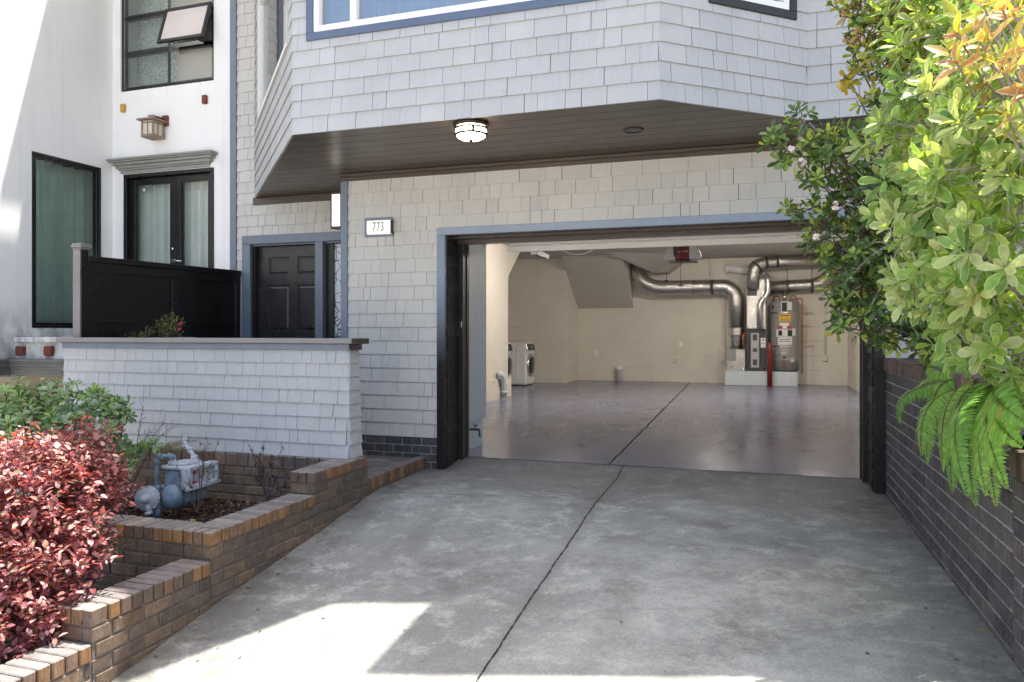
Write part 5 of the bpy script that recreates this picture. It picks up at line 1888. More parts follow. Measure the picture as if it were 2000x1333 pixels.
# balcony slab, moulding and tan garage front beneath
YB0 = onX(25, 670, XN).y
fBn = front(YB0)
bx1 = -6.30
zb1, zb0 = fBn.uz(60, 659)[1], fBn.uz(60, 701)[1]
mb = MB()
fBn.box(mb, XN, bx1, zb0, zb1 - .05, -(YN - YB0), -.03)
fBn.box(mb, XN + .01, bx1, zb1 - .06, zb1, -(YN - YB0), .0, .005)
mb.build('balcony', M['stucco'], nb)
zm0 = fBn.uz(60, 733)[1]
mb = MB()
hm = zb0 - zm0
for (a, b_, dep) in ((0, .16, .06), (.16, .35, .075), (.35, .55, .10), (.55, .75, .13), (.75, .88, .155), (.88, 1.0, .17)):
    fBn.box(mb, XN - .25, bx1, zm0 + hm * a, zm0 + hm * b_ - .0006, -.3, dep, .004)
    fNs.box(mb, 1.5, YB0 + .1, zm0 + hm * a, zm0 + hm * b_ - .0006, -.3, dep * .9, .004)
mb.build('moulding', M['moulding'], nb)
mb = MB()
fBn.box(mb, XN - 2.5, fBn.uz(103, 760)[0], -1.5, zm0, -.5, -.22)
mb.build('garage_panel', M['brown_panel'], nb)
mb = MB()
fBn.box(mb, fBn.uz(103, 760)[0], bx1, -1.5, zm0, -.5, -.20)
mb.build('garage_wall', M['tan'], nb)
mb = MB()
for u_ in (40, 95):
    c_ = fBn.uz(u_, 685)
    fBn.box(mb, c_[0] - .055, c_[0] + .055, c_[1] - .06, c_[1] + .05, -.04, .03, .01)
mb.build_each('beam_end', M['rust'], nb)
for (u_, v_, mt) in ((243, 212, 'ochre'), (402, 195, 'rust')):
    c_ = fN.uz(u_, v_)
    mb = MB(); fN.box(mb, c_[0] - .035, c_[0] + .03, c_[1] - .06, c_[1] + .05, -.02, .045, .008)
    mb.build_each('beam_end', M[mt], nb)
# unseen roofs, outlines and slit shaped to throw the side wall's shadow
W1, W2 = shadow_to_roof(onX(98, 0, XN)), shadow_to_roof(onX(0.5, 399, XN))
W3 = shadow_to_roof(onX(45, 406, XN)); W4 = shadow_to_roof(onX(45, 488, XN))
mb = MB()
slab(mb, [V((XN - 4, W1.y + .3)), V((W1.x - .1, W1.y + .02)), W1, W2, V((W2.x, 21)), V((XN - 4, 21))], ZR - .0, ZR + .15)
slab(mb, [V((W2.x, W3.y)), V((W4.x, W3.y + .02)), V((W4.x, 21)), V((W2.x + .001, 21))], ZR + .003, ZR + .153)
slab(mb, [V((W4.x + .001, 4.6)), V((XL0 - .06, 4.6)), V((XL0 - .06, 21)), V((W4.x + .001, 21))], ZR + .006, ZR + .156)
mb.build('roof', M['moulding'], nb)

# lantern
q = fN.uz(313, 258)
c = fN.p(q[0], q[1], .13)
la = thing('wall_lantern', fN.p(q[0], q[1], 0), 'weathered copper wall lantern with cream panes on the white wall', 'lantern')
s = .088
mb = MB(); mb.obox(c, V((1, 0, 0)), V((0, 1, 0)), V((0, 0, 1)), s - .006, s - .006, .095); mb.build('pane', m_paint('cream_lantern_glass', (.68, .60, .47), .4, .1, 20, .02), la)
mb = MB()
for a in (-1, 1):
    for b_ in (-1, 1):
        mb.obox(c + V((a * s, b_ * s, 0)), V((1, 0, 0)), V((0, 1, 0)), V((0, 0, 1)), .009, .009, .10)
    mb.obox(c + V((a * s, 0, 0)), V((1, 0, 0)), V((0, 1, 0)), V((0, 0, 1)), .004, .005, .098)
    mb.obox(c + V((0, a * s, 0)), V((1, 0, 0)), V((0, 1, 0)), V((0, 0, 1)), .005, .004, .098)
mb.obox(c + V((0, 0, -.10)), V((1, 0, 0)), V((0, 1, 0)), V((0, 0, 1)), s + .014, s + .014, .018, .004)
mb.obox(c + V((0, 0, .07)), V((1, 0, 0)), V((0, 1, 0)), V((0, 0, 1)), s + .005, s + .005, .008)
mb.build('frame', M['old_copper'], la)
mb = MB()
mb.obox(c + V((0, 0, .108)), V((1, 0, 0)), V((0, 1, 0)), V((0, 0, 1)), s + .052, s + .052, .010, .004)
mb.obox(c + V((0, 0, .122)), V((1, 0, 0)), V((0, 1, 0)), V((0, 0, 1)), s * .6, s * .6, .006)
mb.obox(c + V((0, 0, .15)), V((1, 0, 0)), V((0, 1, 0)), V((0, 0, 1)), .042, .042, .03, .004)
mb.build('roof', M['old_copper'], la)
mb = MB()
mb.obox(fN.p(q[0] + .10, q[1] + .13, .015), V((1, 0, 0)), V((0, 1, 0)), V((0, 0, 1)), .045, .017, .07, .004)
mb.tube([fN.p(q[0] + .10, q[1] + .15, .02), fN.p(q[0] + .05, q[1] + .16, .10), c + V((0, 0, .17))], .016, 8)
mb.build('bracket', M['rust'], la)

# ------------------------------------------------------------------ gas meter
GY = 4.95
def g(u_, v_, y=GY): return onY(u_, v_, y)
gm = thing('gas_meter', g(345, 1000), 'blue grey gas meter with pipes and round regulator in the planter bed', 'gas meter')
MX = g(362, 950).x                      # corner of the meter nearest the camera
MY0, MY1 = GY, GY + .27
MX0 = MX - .25
zt, zb = g(362, 920).z, g(362, 992).z
bc = V(((MX0 + MX) / 2, (MY0 + MY1) / 2, (zt + zb) / 2))
X1, Y1, Z1 = V((1, 0, 0)), V((0, 1, 0)), V((0, 0, 1))
hh = (zt - zb) / 2
mb = MB()
mb.obox(V((bc.x, bc.y, zb + hh * 1.45)), X1, Y1, Z1, .115, .125, hh * .55, .025)
mb.obox(V((bc.x, bc.y, zb + hh * .53)), X1, Y1, Z1, .135, .14, hh * .50, .04)
mb.lathe((bc.x + .01, MY0 - .002, zb + hh * .55), (0, -1, 0), [(.105, 0), (.105, .015), (.09, .05), (.055, .075), (.02, .083), (0, .084)], 26)
for sx_ in (-.10, .11): mb.lathe((bc.x + sx_, MY0 - .0, zb + hh * 1.02), (0, 0, 1), [(.018, -.02), (.018, .02), (0, .022)], 8)
mb.build('body', M['meter'], gm)
mb = MB()
mb.obox(V((bc.x, bc.y, zt + .014)), X1, Y1, Z1, .128, .14, .016, .012)
mb.obox(V((bc.x, bc.y, zt + .038)), X1, Y1, Z1, .09, .10, .012, .010)
for q_ in (V((bc.x - .05, MY0 + .05, zt + .03)), V((bc.x + .03, MY1 - .06, zt + .03))): mb.lathe(q_, (0, 0, 1), [(.036, 0), (.036, .03), (.026, .035), (.026, .06)], 14)
mb.build('top_cover', M['meter_white'], gm)
ic = V((MX + .035, bc.y - .005, zt - .055))
mb = MB()
for a in (-1, 1):
    mb.obox(ic + Y1 * (a * .155), Y1, X1, Z1, .020, .045, .085, .008)
    mb.obox(ic + Z1 * (a * .075), Y1, X1, Z1, .17, .045, .018, .008)
mb.tube([ic + V((.03, -.19, -.088)), ic + V((.03, .20, -.088))], .018, 8)
mb.obox(ic + Y1 * -.03, Y1, X1, Z1, .016, .036, .06, .004)
im = mb.build('index_frame', M['meter_white'], gm)
mb = MB(); mb.obox(ic + X1 * -.01, Y1, X1, Z1, .14, .02, .062); mb.build('index_plate', M['plastic_grey'], im)
mb = MB()
for z_ in (.034, -.040): mb.lathe(ic + V((.012, -.085, z_)), (1, 0, 0), [(.013, 0), (.013, .010), (0, .014)], 10)
mb.build_each('dial', M['label_red'], im)
pr_ = .0175
PT = V((bc.x - .05, MY0 + .05, 0))
path = bend([g(306, 1004, GY - .05), g(306, 891, GY - .05), g(340, 891.5, GY + .03), V((PT.x, PT.y, zt + .085))], .05, 6)
path[-1] = V((PT.x, PT.y, zt + .085))
mb = MB(); mb.tube(path, pr_, 14)
for v_ in (953, 903):
    q = g(306, v_, GY - .05); mb.tube([q - Z1 * .02, q + Z1 * .02], pr_ + .008, 14)
q = g(313, 891, GY - .04); mb.tube([q - X1 * .015, q + X1 * .015], pr_ + .007, 14)
q = g(333, 891.3, GY + .01); mb.tube([q - X1 * .015, q + X1 * .015], pr_ + .007, 14)
mb.tube([g(306, 1008, GY - .05) - Z1 * .03, g(307, 984, GY - .05)], pr_ + .018, 14)
mb.tube([g(306, 962, GY - .05), g(306, 982, GY - .05)], pr_ + .008, 14)
mb.build('inlet_pipe', M['meter'], gm)
path = bend([V((bc.x + .03, MY1 - .06, zt + .07)), g(372, 880, GY + .22), g(362, 868, GY + .35), g(361, 855, GY + .42)], .05, 5)
mb = MB(); mb.tube(path, pr_, 12)
for i in (0, 4, 8, len(path) - 2):
    d_ = (path[min(i + 1, len(path) - 1)] - path[i]).normalized(); mb.tube([path[i] - d_ * .016, path[i] + d_ * .016], pr_ + .009, 12)
mb.build('outlet_pipe', M['meter_white'], gm)
q = g(288, 974, GY - .12)
ax = V((.30, -.95, .08)).normalized()
mb = MB()
mb.lathe(q, ax, [(.04, -.06), (.08, -.045), (.092, -.014), (.102, -.012), (.102, .008), (.092, .011), (.080, .022), (.05, .032), (.032, .034), (.030, .075), (0, .078)], 30)
for i in range(8):
    a = i * PI / 4
    n1 = ax.orthogonal().normalized(); n2 = ax.cross(n1)
    mb.lathe(q + (n1 * math.cos(a) + n2 * math.sin(a)) * .095 + ax * .008, ax, [(.008, 0), (.008, .008), (0, .01)], 6)
mb.tube([q + V((.02, .0, .01)), g(306, 973, GY - .05)], .026, 12)
mb.tube([q + V((.015, -.01, -.04)), q + V((.035, -.02, -.105))], .024, 12); mb.tube([q + V((.03, -.02, -.10)), q + V((.037, -.02, -.125))], .030, 12)
mb.build('regulator', M['plastic_grey'], gm)

q = onY(376, 1004, 4.6)
q.z = ZM + .03
mb = MB(); mb.obox(q + V((0, 0, .03)), V((1, 0, 0)), V((0, 1, 0)), V((0, 0, 1)), .024, .005, .05, .002)
tag(mb.build('marker_stake', M['ochre']), 'small yellow marker stake in the bark chips by the meter', 'stake')


# ------------------------------------------------------------------ plants
def shrub_blobs(mb_leaf, mb_stem, root, blobs, per_r2, L, W, tints, r, n_leaf=(7, 11), prof='ob', up=.55, open_=(25, 85), cup=.25, droop=.15, stem_r=.012, twig=True, spread=1.05, inner=.55, face=V((0, 0, 0))):
    """blobs: (centre, radius).  Rosettes over and through each blob, twigs back to its heart, limbs to the root."""
    tips = []
    for c_, rad in blobs:
        mid_ = root + (c_ - root) * .5 + V((r.uniform(-.08, .08), r.uniform(-.08, .08), .08))
        mb_stem.tube(curve(root, mid_, c_, 8), [stem_r * (1.5 - .9 * i / 8) for i in range(9)], 6)
        n = max(4, int(per_r2 * rad * rad))
        for i in range(n):
            d = rand_dir(r)
            rr = rad * (inner + (spread - inner) * r.random() ** .6)
            p_ = c_ + V((d.x, d.y, d.z * .9)) * rr
            ax = (d * .8 + face + V((0, 0, up)) + rand_dir(r) * .4).normalized()
            rosette(mb_leaf, p_, ax, r.randint(*n_leaf), L * r.uniform(.8, 1.15), W * r.uniform(.85, 1.1), tints, r, prof, open_, cup, droop)
            if twig and r.random() < .75:
                m_ = c_ + d * rr * .4 + rand_dir(r) * .04
                mb_stem.tube([m_, (m_ + p_) / 2 + rand_dir(r) * .015, p_], [.0045, .0035, .0025], 5, False)
            tips.append((p_, ax))
    return tips


def flower_cluster(mb, p_, r, n=26, rad=.04, mi=0):
    for i in range(n):
        d = rand_dir(r)
        c_ = p_ + d * rad * r.uniform(.4, 1)
        a = d.orthogonal().normalized(); b_ = d.cross(a)
        for k_ in range(5):
            an = k_ * 2 * PI / 5
            q = a * math.cos(an) + b_ * math.sin(an)
            leaf(mb, c_, (q + d * .4), d, .012, .010, (1, 1, 1), 'ob', .1, .2)


# big shrub on top of the retaining wall
r = random.Random(101)
big = thing('shrub', (1.6, 3.6, 1.0), 'large pale green shrub with broad rounded leaves above the retaining wall', 'shrub')
ml, ms = MB(), MB()
root = V((1.75, 3.9, .95))
BL = [(1960, 330, 2.75, .26), (1990, 470, 2.8, .24), (1880, 470, 3.15, .26), (1960, 560, 3.0, .24), (1850, 370, 3.45, .28), (1850, 560, 3.35, .22),
      (1800, 440, 3.6, .20), (1930, 640, 3.3, .20), (1985, 680, 3.1, .18), (1860, 250, 3.4, .28), (1940, 170, 3.1, .28), (1830, 130, 3.7, .28), (1900, 60, 3.4, .3), (1820, 20, 3.9, .3),
      (1995, 250, 2.7, .2), (1790, 560, 3.7, .13), (1990, 760, 3.2, .12), (1770, 250, 3.9, .2), (1990, 60, 3.4, .3), (1900, -90, 3.6, .4)]
blobs = [(onY(u, v, y), rad) for u, v, y, rad in BL]
TB = [(.25, .38, .075), (.20, .34, .07), (.30, .42, .10), (.36, .43, .16), (.18, .30, .065), (.44, .48, .24), (.38, .45, .17), (.13, .24, .06)]
tips = shrub_blobs(ml, ms, root, blobs, 520, .112, .045, TB, r, (7, 12), 'ob', .35, (20, 85), .3, .12, .012, inner=.35, face=V((-.45, -.45, .1)))
# orange and yellow young growth towards the top right
TY = [(.42, .36, .05), (.38, .32, .06), (.48, .30, .09), (.32, .34, .05), (.50, .25, .12)]
for (u, v, y, nn) in [(1900, 60, 2.6, 6), (1955, 30, 2.35, 6), (1880, 120, 2.7, 5), (1985, 110, 2.3, 4), (1940, 90, 2.5, 5), (1960, 260, 2.5, 4), (1890, 180, 2.8, 4), (1990, 190, 2.4, 3)]:
    for j in range(nn):
        p_ = onY(u + r.uniform(-35, 35), v + r.uniform(-35, 35), y + r.uniform(-.05, .2))
        rosette(ml, p_, (V((-.6, -.5, .5)) + rand_dir(r) * .5), r.randint(3, 6), .095, .036, TY, r, 'ov', (25, 70), .3, .2)
        ms.tube([p_, p_ + V((.12, .2, -.1)), p_ + V((.3, .5, -.12))], [.003, .004, .006], 5, False)
ml.build('foliage', M['leaf_big'], big)
ms.build('stem', M['stem_grey'], big)

# smaller leaved shrub with pink white flowers reaching over the garage corner
r = random.Random(202)
haw = thing('flowering_shrub', (1.5, 5.2, 1.0), 'dark glossy shrub with small pink white flowers reaching across the garage corner', 'shrub')
ml, ms, mf = MB(), MB(), MB()
root = V((1.5, 5.5, 1.0))
HB = [(1515, 275, 5.0, .07), (1560, 230, 4.9, .08), (1590, 280, 4.95, .12), (1545, 300, 5.0, .08), (1620, 320, 5.0, .15), (1680, 330, 5.1, .18), (1660, 260, 5.1, .10), (1600, 350, 5.0, .08),
      (1640, 400, 5.1, .15), (1700, 410, 5.2, .18), (1580, 420, 5.0, .09), (1540, 410, 5.0, .05), (1625, 450, 5.1, .12), (1670, 480, 5.1, .16), (1730, 480, 5.2, .18), (1620, 520, 5.0, .08),
      (1660, 570, 5.1, .12), (1700, 545, 5.2, .15), (1740, 560, 5.2, .15), (1640, 610, 5.0, .07), (1680, 620, 5.1, .07), (1740, 640, 5.3, .12), (1780, 330, 5.1, .2), (1790, 420, 5.2, .2), (1780, 650, 5.3, .14), (1830, 650, 5.3, .18), (1850, 690, 5.2, .12), (1790, 520, 5.2, .16)]
TD = [(.075, .14, .04), (.10, .175, .045), (.06, .12, .045), (.125, .21, .05), (.085, .155, .07), (.32, .42, .08), (.24, .36, .07), (.42, .44, .08), (.13, .22, .06)]
HB += [(1650, 640, 5.0, .08), (1710, 650, 5.2, .10), (1600, 480, 5.0, .10), (1690, 590, 5.1, .14), (1640, 540, 5.0, .10), (1610, 300, 4.9, .10), (1750, 370, 5.1, .16)]
hb = [(onY(u, v, y), rad * 1.15) for u, v, y, rad in HB]
tips = shrub_blobs(ml, ms, root, hb, 900, .088, .038, TD, r, (5, 9), 'ob', .5, (25, 85), .2, .15, .0055, inner=.15, spread=1.2)
TO = [(.45, .33, .05), (.5, .26, .10), (.38, .36, .05), (.25, .30, .04), (.40, .42, .10)]
HT = [(1665, 25, 4.05, .11), (1700, 65, 4.0, .14), (1655, 80, 4.05, .07), (1730, 110, 4.0, .15), (1690, 130, 4.05, .10), (1750, 35, 4.0, .18), (1770, 150, 4.0, .16), (1710, 190, 4.05, .09), (1790, 80, 3.95, .18), (1745, 225, 4.1, .11), (1655, 150, 4.1, .05), (1680, -20, 4.0, .15)]
ht = [(onY(u, v, y), rad) for u, v, y, rad in HT]
shrub_blobs(ml, ms, root, ht, 1000, .064, .029, TO + TO + TD, r, (5, 9), 'ob', .5, (25, 80), .2, .15, .006, inner=.2, spread=1.15)
for (u, v) in ((1594, 462), (1722, 207), (1733, 200), (1712, 214), (1548, 291), (1566, 316), (1632, 403), (1690, 120), (1706, 60), (1770, 490)):
    flower_cluster(mf, onY(u, v, 4.75 if v < 250 else 4.88), r, 16, .028)
ml.build('foliage', M['leaf_dark'], haw)
ms.build('stem', M['stem'], haw)
mf.build('blossom', M['petal'], haw)
ms = MB()
for (pts) in ([(1880, 205), (1820, 300), (1700, 360), (1640, 410)], [(1730, 455), (1760, 470), (1740, 520), (1700, 600)], [(1690, 480), (1720, 470), (1770, 500)], [(1580, 240), (1640, 300), (1740, 400)], [(1640, 560), (1700, 500), (1750, 470)]):
    P = [onY(u, v, 5.0) for u, v in pts]
    ms.tube(bend(P, .2, 5), .0055, 6)
ms.build('bare_branch', M['stem_grey'], haw)

# sword fern hanging over the wall
r = random.Random(303)
fern = thing('fern', (1.05, 4.2, 1.0), 'bright green sword fern hanging its fronds over the dark brick wall', 'fern')
FR = [((1880, 690), (1757, 826), .74), ((1905, 705), (1800, 888), .78), ((1925, 700), (1842, 918), .80), ((1940, 705), (1872, 930), .82), ((1955, 700), (1890, 965), .74), ((1975, 715), (1925, 965), .78),
      ((1985, 730), (1965, 950), .80), ((1890, 680), (1810, 905), .86), ((1910, 690), (1850, 900), .9), ((1960, 690), (1925, 905), .86), ((1985, 700), (1995, 870), .76), ((1930, 680), (1860, 960), .90),
      ((1900, 700), (1775, 790), .82), ((1990, 760), (2010, 830), .72), ((1870, 700), (1835, 845), .9), ((1945, 700), (1905, 985), .86), ((1880, 672), (1810, 720), .92), ((1965, 720), (1945, 985), .88)]
TF = [(.18, .36, .06), (.21, .39, .065), (.15, .31, .055), (.24, .42, .075)]
ml = MB()
for (ru, rv), (tu, tv), xt in FR:
    p0 = V((1.08, onX(ru, rv, 1.06).y, 1.04 + r.uniform(-.02, .04)))
    p2 = onX(tu, tv, xt)
    mid_ = p0 * .45 + p2 * .55
    mid_.x = min(p0.x, p2.x) - r.uniform(.0, .06); mid_.z = max(p0.z, p2.z) + r.uniform(.03, .10)
    P0_ = curve(p0, mid_, p2, 160)
    NF = 56
    cum = [0]
    for a, b_ in zip(P0_, P0_[1:]): cum.append(cum[-1] + (b_ - a).length)
    P, j_ = [], 0
    for i in range(NF + 1):
        s_ = cum[-1] * i / NF
        while j_ < len(cum) - 2 and cum[j_ + 1] < s_: j_ += 1
        P.append(P0_[j_].lerp(P0_[j_ + 1], (s_ - cum[j_]) / max(1e-6, cum[j_ + 1] - cum[j_])))
    ml.tube(P, [.0036 - .0028 * i / NF for i in range(NF + 1)], 5, False, (.15, .13, .045))
    tcol = r.choice(TF)
    sp_ = cum[-1] / NF
    hang = V((0, 0, -1))
    tilt = r.uniform(-.25, .25)
    for i in range(6, NF + 1):
        t = i / NF
        tg = (P[min(i + 1, NF)] - P[i - 1]).normalized()
        nv = V((-1.0, -.25 + tilt, .55))
        nrm = (nv - tg * nv.dot(tg)).normalized()
        sd = tg.cross(nrm).normalized()
        w_ = .108 * min(1, .55 + t * 1.6) * min(1, (1.03 - t) * 2.1) ** .8
        for q_ in (-1, 1):
            d = (sd * q_ + tg * (.22 + .5 * t * t) + hang * .10 + rand_dir(r) * .07).normalized()
            g_ = r.uniform(.82, 1.2)
            tc2 = (.35, .25, .06) if r.random() < .012 else tuple(x * g_ for x in tcol)
            leaf(ml, P[i], d, (nrm + rand_dir(r) * .18), w_ * r.uniform(.9, 1.06), sp_ * 1.02, tc2, 'la', .1, .2)
ml.build('foliage', M['leaf_fern'], fern)

# red leaved bush at the near left
r = random.Random(404)
red = thing('red_shrub', (-3.75, 3.1, -.4), 'dense shrub with dark red and pink leaves at the left edge', 'shrub')
ml, ms = MB(), MB()
root = V((-4.0, 3.2, -.42))
RB = [(60, 960, 3.2, .24), (120, 1010, 3.2, .24), (30, 1080, 3.0, .24), (110, 1100, 3.1, .22), (60, 1180, 2.95, .20), (20, 1230, 2.85, .16), (150, 960, 3.35, .17), (135, 1060, 3.2, .16), (80, 1180, 3.05, .14), (180, 985, 3.45, .11), (10, 980, 3.1, .24), (0, 1150, 2.9, .22), (190, 940, 3.55, .10), (130, 930, 3.4, .18), (40, 920, 3.3, .16), (100, 1240, 3.0, .1), (-40, 1030, 3.0, .25), (150, 890, 3.6, .14)]
rbs = [(onY(u, v, y), rad) for u, v, y, rad in RB]
TR = [(.36, .13, .13), (.43, .19, .19), (.21, .075, .085), (.45, .26, .25), (.29, .10, .105), (.45, .22, .16), (.52, .36, .34), (.16, .055, .065), (.14, .10, .05)]


def sprig(mb, mst, p_, ax, n, L, W, tints, r, prof='ov', step=.018):
    """leaves alternating along a short twig"""
    ax = ax.normalized()
    a = ax.orthogonal().normalized(); b_ = ax.cross(a)
    ph = r.random() * 6.3
    for i in range(n):
        an = ph + i * PI * .93
        rad = a * math.cos(an) + b_ * math.sin(an)
        q = p_ + ax * (step * i)
        g_ = r.uniform(.75, 1.25)
        leaf(mb, q, rad * .9 + ax * .55 + rand_dir(r) * .2, (V((0, 0, 1)) + rand_dir(r) * .55), L * (s0 := r.uniform(.5, 1.15)), W * s0 * r.uniform(.85, 1.15), tuple(x * g_ for x in r.choice(tints)), prof, .15, .25)
    mst.tube([p_ - ax * .02, p_ + ax * step * n], .0018, 4, False)


for c_, rad in rbs:
    ms.tube(curve(root, (root + c_) / 2 + rand_dir(r) * .08, c_, 6), [.010, .009, .008, .007, .006, .005, .004], 5, False)
    for i in range(int(2300 * rad * rad) + 6):
        d = rand_dir(r)
        rr = rad * (.45 + .65 * r.random() ** .6)
        sprig(ml, ms, c_ + d * rr, d * .6 + V((0, 0, .6)) + rand_dir(r) * .5, r.randint(5, 8), .048, .029, TR, r)
for i in range(150):
    c_, rad = rbs[r.randrange(len(rbs))]
    d = rand_dir(r); d.z = abs(d.z) * .8; d.normalize()
    sprig(ml, ms, c_ + d * rad * r.uniform(.9, 1.1), d * .8 + V((0, 0, .35)) + rand_dir(r) * .3, r.randint(6, 10), .046, .026, TR, r, 'ov', .022)
# upright young shoots
TO2 = [(.55, .16, .07), (.60, .22, .10), (.48, .12, .08)]
for (u, v, y) in ((10, 870, 3.2), (45, 860, 3.3), (108, 855, 3.4), (60, 905, 3.2), (130, 900, 3.3), (200, 905, 3.6), (170, 850, 3.7), (215, 950, 3.6), (222, 935, 3.65)):
    p_ = onY(u, v + 40, y)
    sprig(ml, ms, p_, V((0, 0, 1)) + rand_dir(r) * .25, 9, .042, .022, TO2 if v < 900 else TR, r, 'ov', .020)
ml.build('foliage', M['leaf_red'], red)
ms.build('stem', M['stem_dark'], red)

# green pale edged bush behind it
r = random.Random(505)
grn = thing('green_shrub', (-5.2, 4.6, -.3), 'green shrub with pale edged leaves in front of the low shingled wall', 'shrub')
ml, ms = MB(), MB()
root = V((-5.0, 4.7, -.35))
GB = [(30, 800, 4.5, .22), (90, 800, 4.6, .22), (150, 800, 4.7, .22), (210, 805, 4.75, .18), (245, 810, 4.8, .10), (60, 850, 4.4, .22), (130, 860, 4.5, .22), (200, 870, 4.6, .18), (240, 880, 4.7, .09), (20, 870, 4.3, .2), (-10, 830, 4.5, .25), (230, 930, 4.65, .10), (215, 850, 4.7, .14), (180, 920, 4.5, .16), (280, 885, 4.8, .06), (300, 880, 4.8, .06), (255, 900, 4.75, .06), (45, 775, 4.6, .06)]
TG = [(.17, .30, .11), (.22, .36, .11), (.14, .26, .12), (.27, .40, .12), (.22, .34, .20), (.34, .45, .12), (.10, .18, .07)]
shrub_blobs(ml, ms, root, [(onY(u, v - 12, y), rad) for u, v, y, rad in GB], 620, .095, .044, TG, r, (7, 11), 'ob', .6, (25, 85), .2, .15, .010, inner=.35)
ml.build('foliage', M['leaf_var'], grn)
ms.build('stem', M['stem'], grn)

# small plants
def twiggy(name, label, base, tips_, leafcol, mat_, r, n_leaf=4, L=.022, stem='stem_dark', cat='plant', rr=.0035):
    t = thing(name, base, label, cat)
    ml, ms = MB(), MB()
    for q in tips_:
        m_ = base * .5 + q * .5 + rand_dir(r) * .04
        P = curve(base + rand_dir(r) * .01, m_, q, 8)
        ms.tube(P, [rr * (1.3 - .9 * i / 8) for i in range(9)], 5, False)
        for i in range(4, 9):
            for j in range(2):
                d = (P[i] - P[i - 1]).normalized() + rand_dir(r) * .9
                e = P[i] + d * r.uniform(.03, .09)
                ms.tube([P[i], (P[i] + e) / 2 + rand_dir(r) * .008, e], [rr * .45, rr * .38, rr * .3], 4, False)
                for k_ in range(n_leaf):
                    f_ = P[i] + (e - P[i]) * r.uniform(.4, 1.05)
                    leaf(ml, f_, rand_dir(r) + d * .5, V((0, 0, 1)) + rand_dir(r) * .4, L * r.uniform(.7, 1.2), L * .42, tuple(x * r.uniform(.7, 1.3) for x in r.choice(leafcol)), 'la', .1, .2)
    if ml.v: ml.build('foliage', mat_, t)
    ms.build('stem', M[stem], t)
    return t


r = random.Random(606)
PC = [(.05, .022, .03), (.07, .03, .035), (.045, .03, .035)]
b0 = onZ(525, 985, ZM)
b0 = onY(525, 980, 5.15)
twiggy('dark_twig_plant', 'dark purple twiggy plant with bare stems near brick footing', b0, [onY(u, v, 5.2) for u, v in ((498, 895), (515, 880), (535, 900), (545, 925), (505, 925), (555, 950))], PC, M['leaf_small'], r, 5, .03)
b0 = onY(385, 1000, 4.75)
twiggy('spindly_twig_plant', 'spindly brown plant with few red leaves in front of the gas meter', b0, [onY(u, v, 4.75) for u, v in ((395, 880), (388, 900), (415, 885), (350, 935), (375, 950), (400, 870))], [(.16, .05, .04), (.10, .05, .035)], M['leaf_small'], r, 2, .022, 'stem')
b0 = onY(262, 900, 5.35)
twiggy('bare_twig_plant', 'leafless fine dark twigs against the pale low wall by green shrub', b0, [onY(u, v, 5.35) for u, v in ((320, 825), (300, 838), (278, 800), (335, 835), (290, 850))], PC, M['leaf_small'], r, 1, .015)

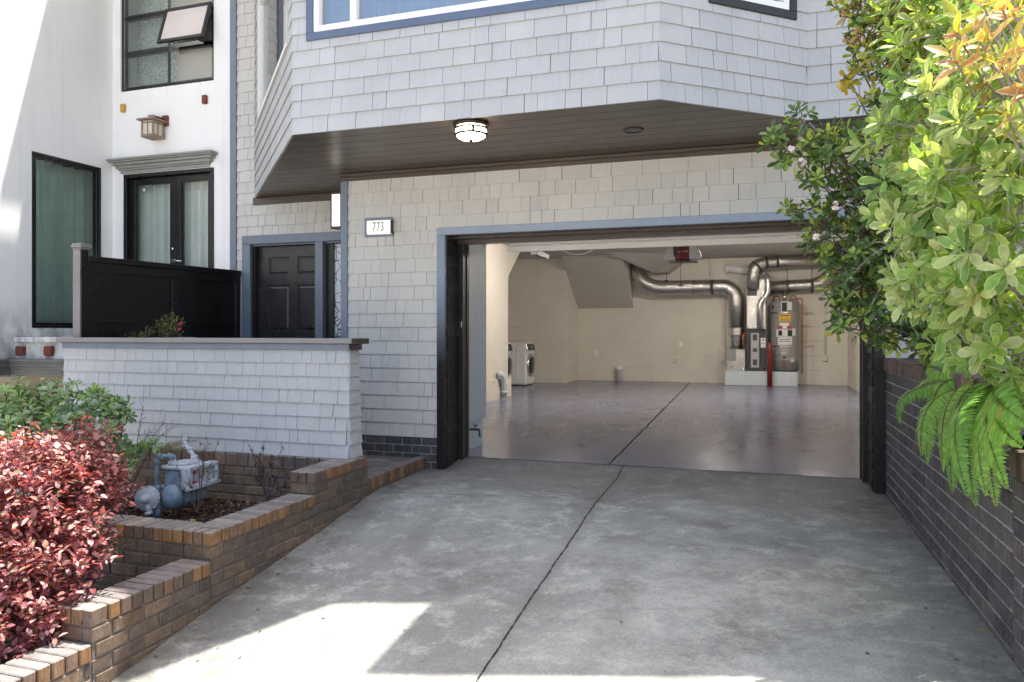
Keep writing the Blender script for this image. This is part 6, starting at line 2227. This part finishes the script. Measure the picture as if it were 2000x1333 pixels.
r = random.Random(707)
b0 = onY(285, 800, 6.3)
fu_ = thing('fuchsia_plant', (b0.x, b0.y, ZK), 'small fuchsia plant with red flowers rising behind the grey wall cap', 'plant')
ml, ms, mf = MB(), MB(), MB()
FT = [(.16, .22, .06), (.12, .19, .05), (.20, .24, .08), (.22, .16, .07)]
base = V((b0.x, b0.y, ZK))
for (u, v) in ((335, 618), (345, 628), (320, 625), (310, 635), (330, 640), (300, 645), (285, 650), (340, 645), (265, 655), (255, 657), (215, 657), (325, 655)):
    q = onY(u, v, 6.2)
    ms.tube(curve(base, V((q.x + r.uniform(-.05, .05), q.y + .1, q.z * .7)), q, 10), .004, 5, False)
    for i in range(9):
        sprig(ml, ms, q + rand_dir(r) * .05 + V((0, 0, -.04)), V((r.uniform(-.4, .8), -.3, .5)) + rand_dir(r) * .5, 5, .04, .017, FT, r, 'ov', .014)
for (u, v) in ((352, 632), (333, 637), (350, 640), (354, 628)):
    q = onY(u, v, 6.14)
    for j in range(6): leaf(mf, q, V((0, 0, -1)) + rand_dir(r) * .5, rand_dir(r), .035, .012, (1, 1, 1), 'la', .1, .1)
ml.build('foliage', M['leaf_small'], fu_); ms.build('stem', M['stem'], fu_); mf.build('blossom', M['fuchsia'], fu_)
# dry grassy fan by the footing
r = random.Random(808)
dg_ = thing('dry_fern', onY(340, 880, 5.4), 'flat yellow green dry fern frond against the brick footing', 'plant')
ml = MB()
for (u0_, v0_, u1_, v1_) in ((310, 880, 385, 862), (305, 878, 370, 868), (320, 882, 360, 876)):
    P = curve(onY(u0_, v0_, 5.4), onY((u0_ + u1_) / 2, min(v0_, v1_) - 3, 5.35), onY(u1_, v1_, 5.3), 24)
    ml.tube(P, .002, 4, False, (.25, .2, .08))
    for i in range(2, 24):
        for s_ in (-1, 1):
            leaf(ml, P[i], V((.2, 0, s_ * .8)) + rand_dir(r) * .3, V((0, -1, .4)), .05 * (1.1 - i / 26), .009, r.choice([(.24, .22, .07), (.18, .18, .06), (.28, .22, .09)]), 'la', .1, .2)
ml.build('foliage', M['leaf_small'], dg_)
r = random.Random(909)
ml = MB()
LT = [(.30, .12, .10), (.28, .20, .10), (.16, .10, .06), (.34, .28, .10), (.12, .16, .05), (.40, .16, .16)]
for i in range(130):
    y_ = r.uniform(2.6, 6.8)
    x_ = -3.24 + abs(r.gauss(0, .22)) if r.random() < .6 else (.98 - abs(r.gauss(0, .2)) if r.random() < .6 else r.uniform(-3.1, .9))
    p_ = V((x_, y_, gz(x_, y_) + .004))
    leaf(ml, p_, V((r.uniform(-1, 1), r.uniform(-1, 1), .08)), V((0, 0, 1)) + rand_dir(r) * .2, r.uniform(.012, .038), r.uniform(.007, .018), r.choice(LT), 'ov', .3, .2)
tag(ml.build('leaf_litter', M['leaf_small']), 'small fallen leaves scattered along the edges of the driveway', 'leaves', kind='stuff')
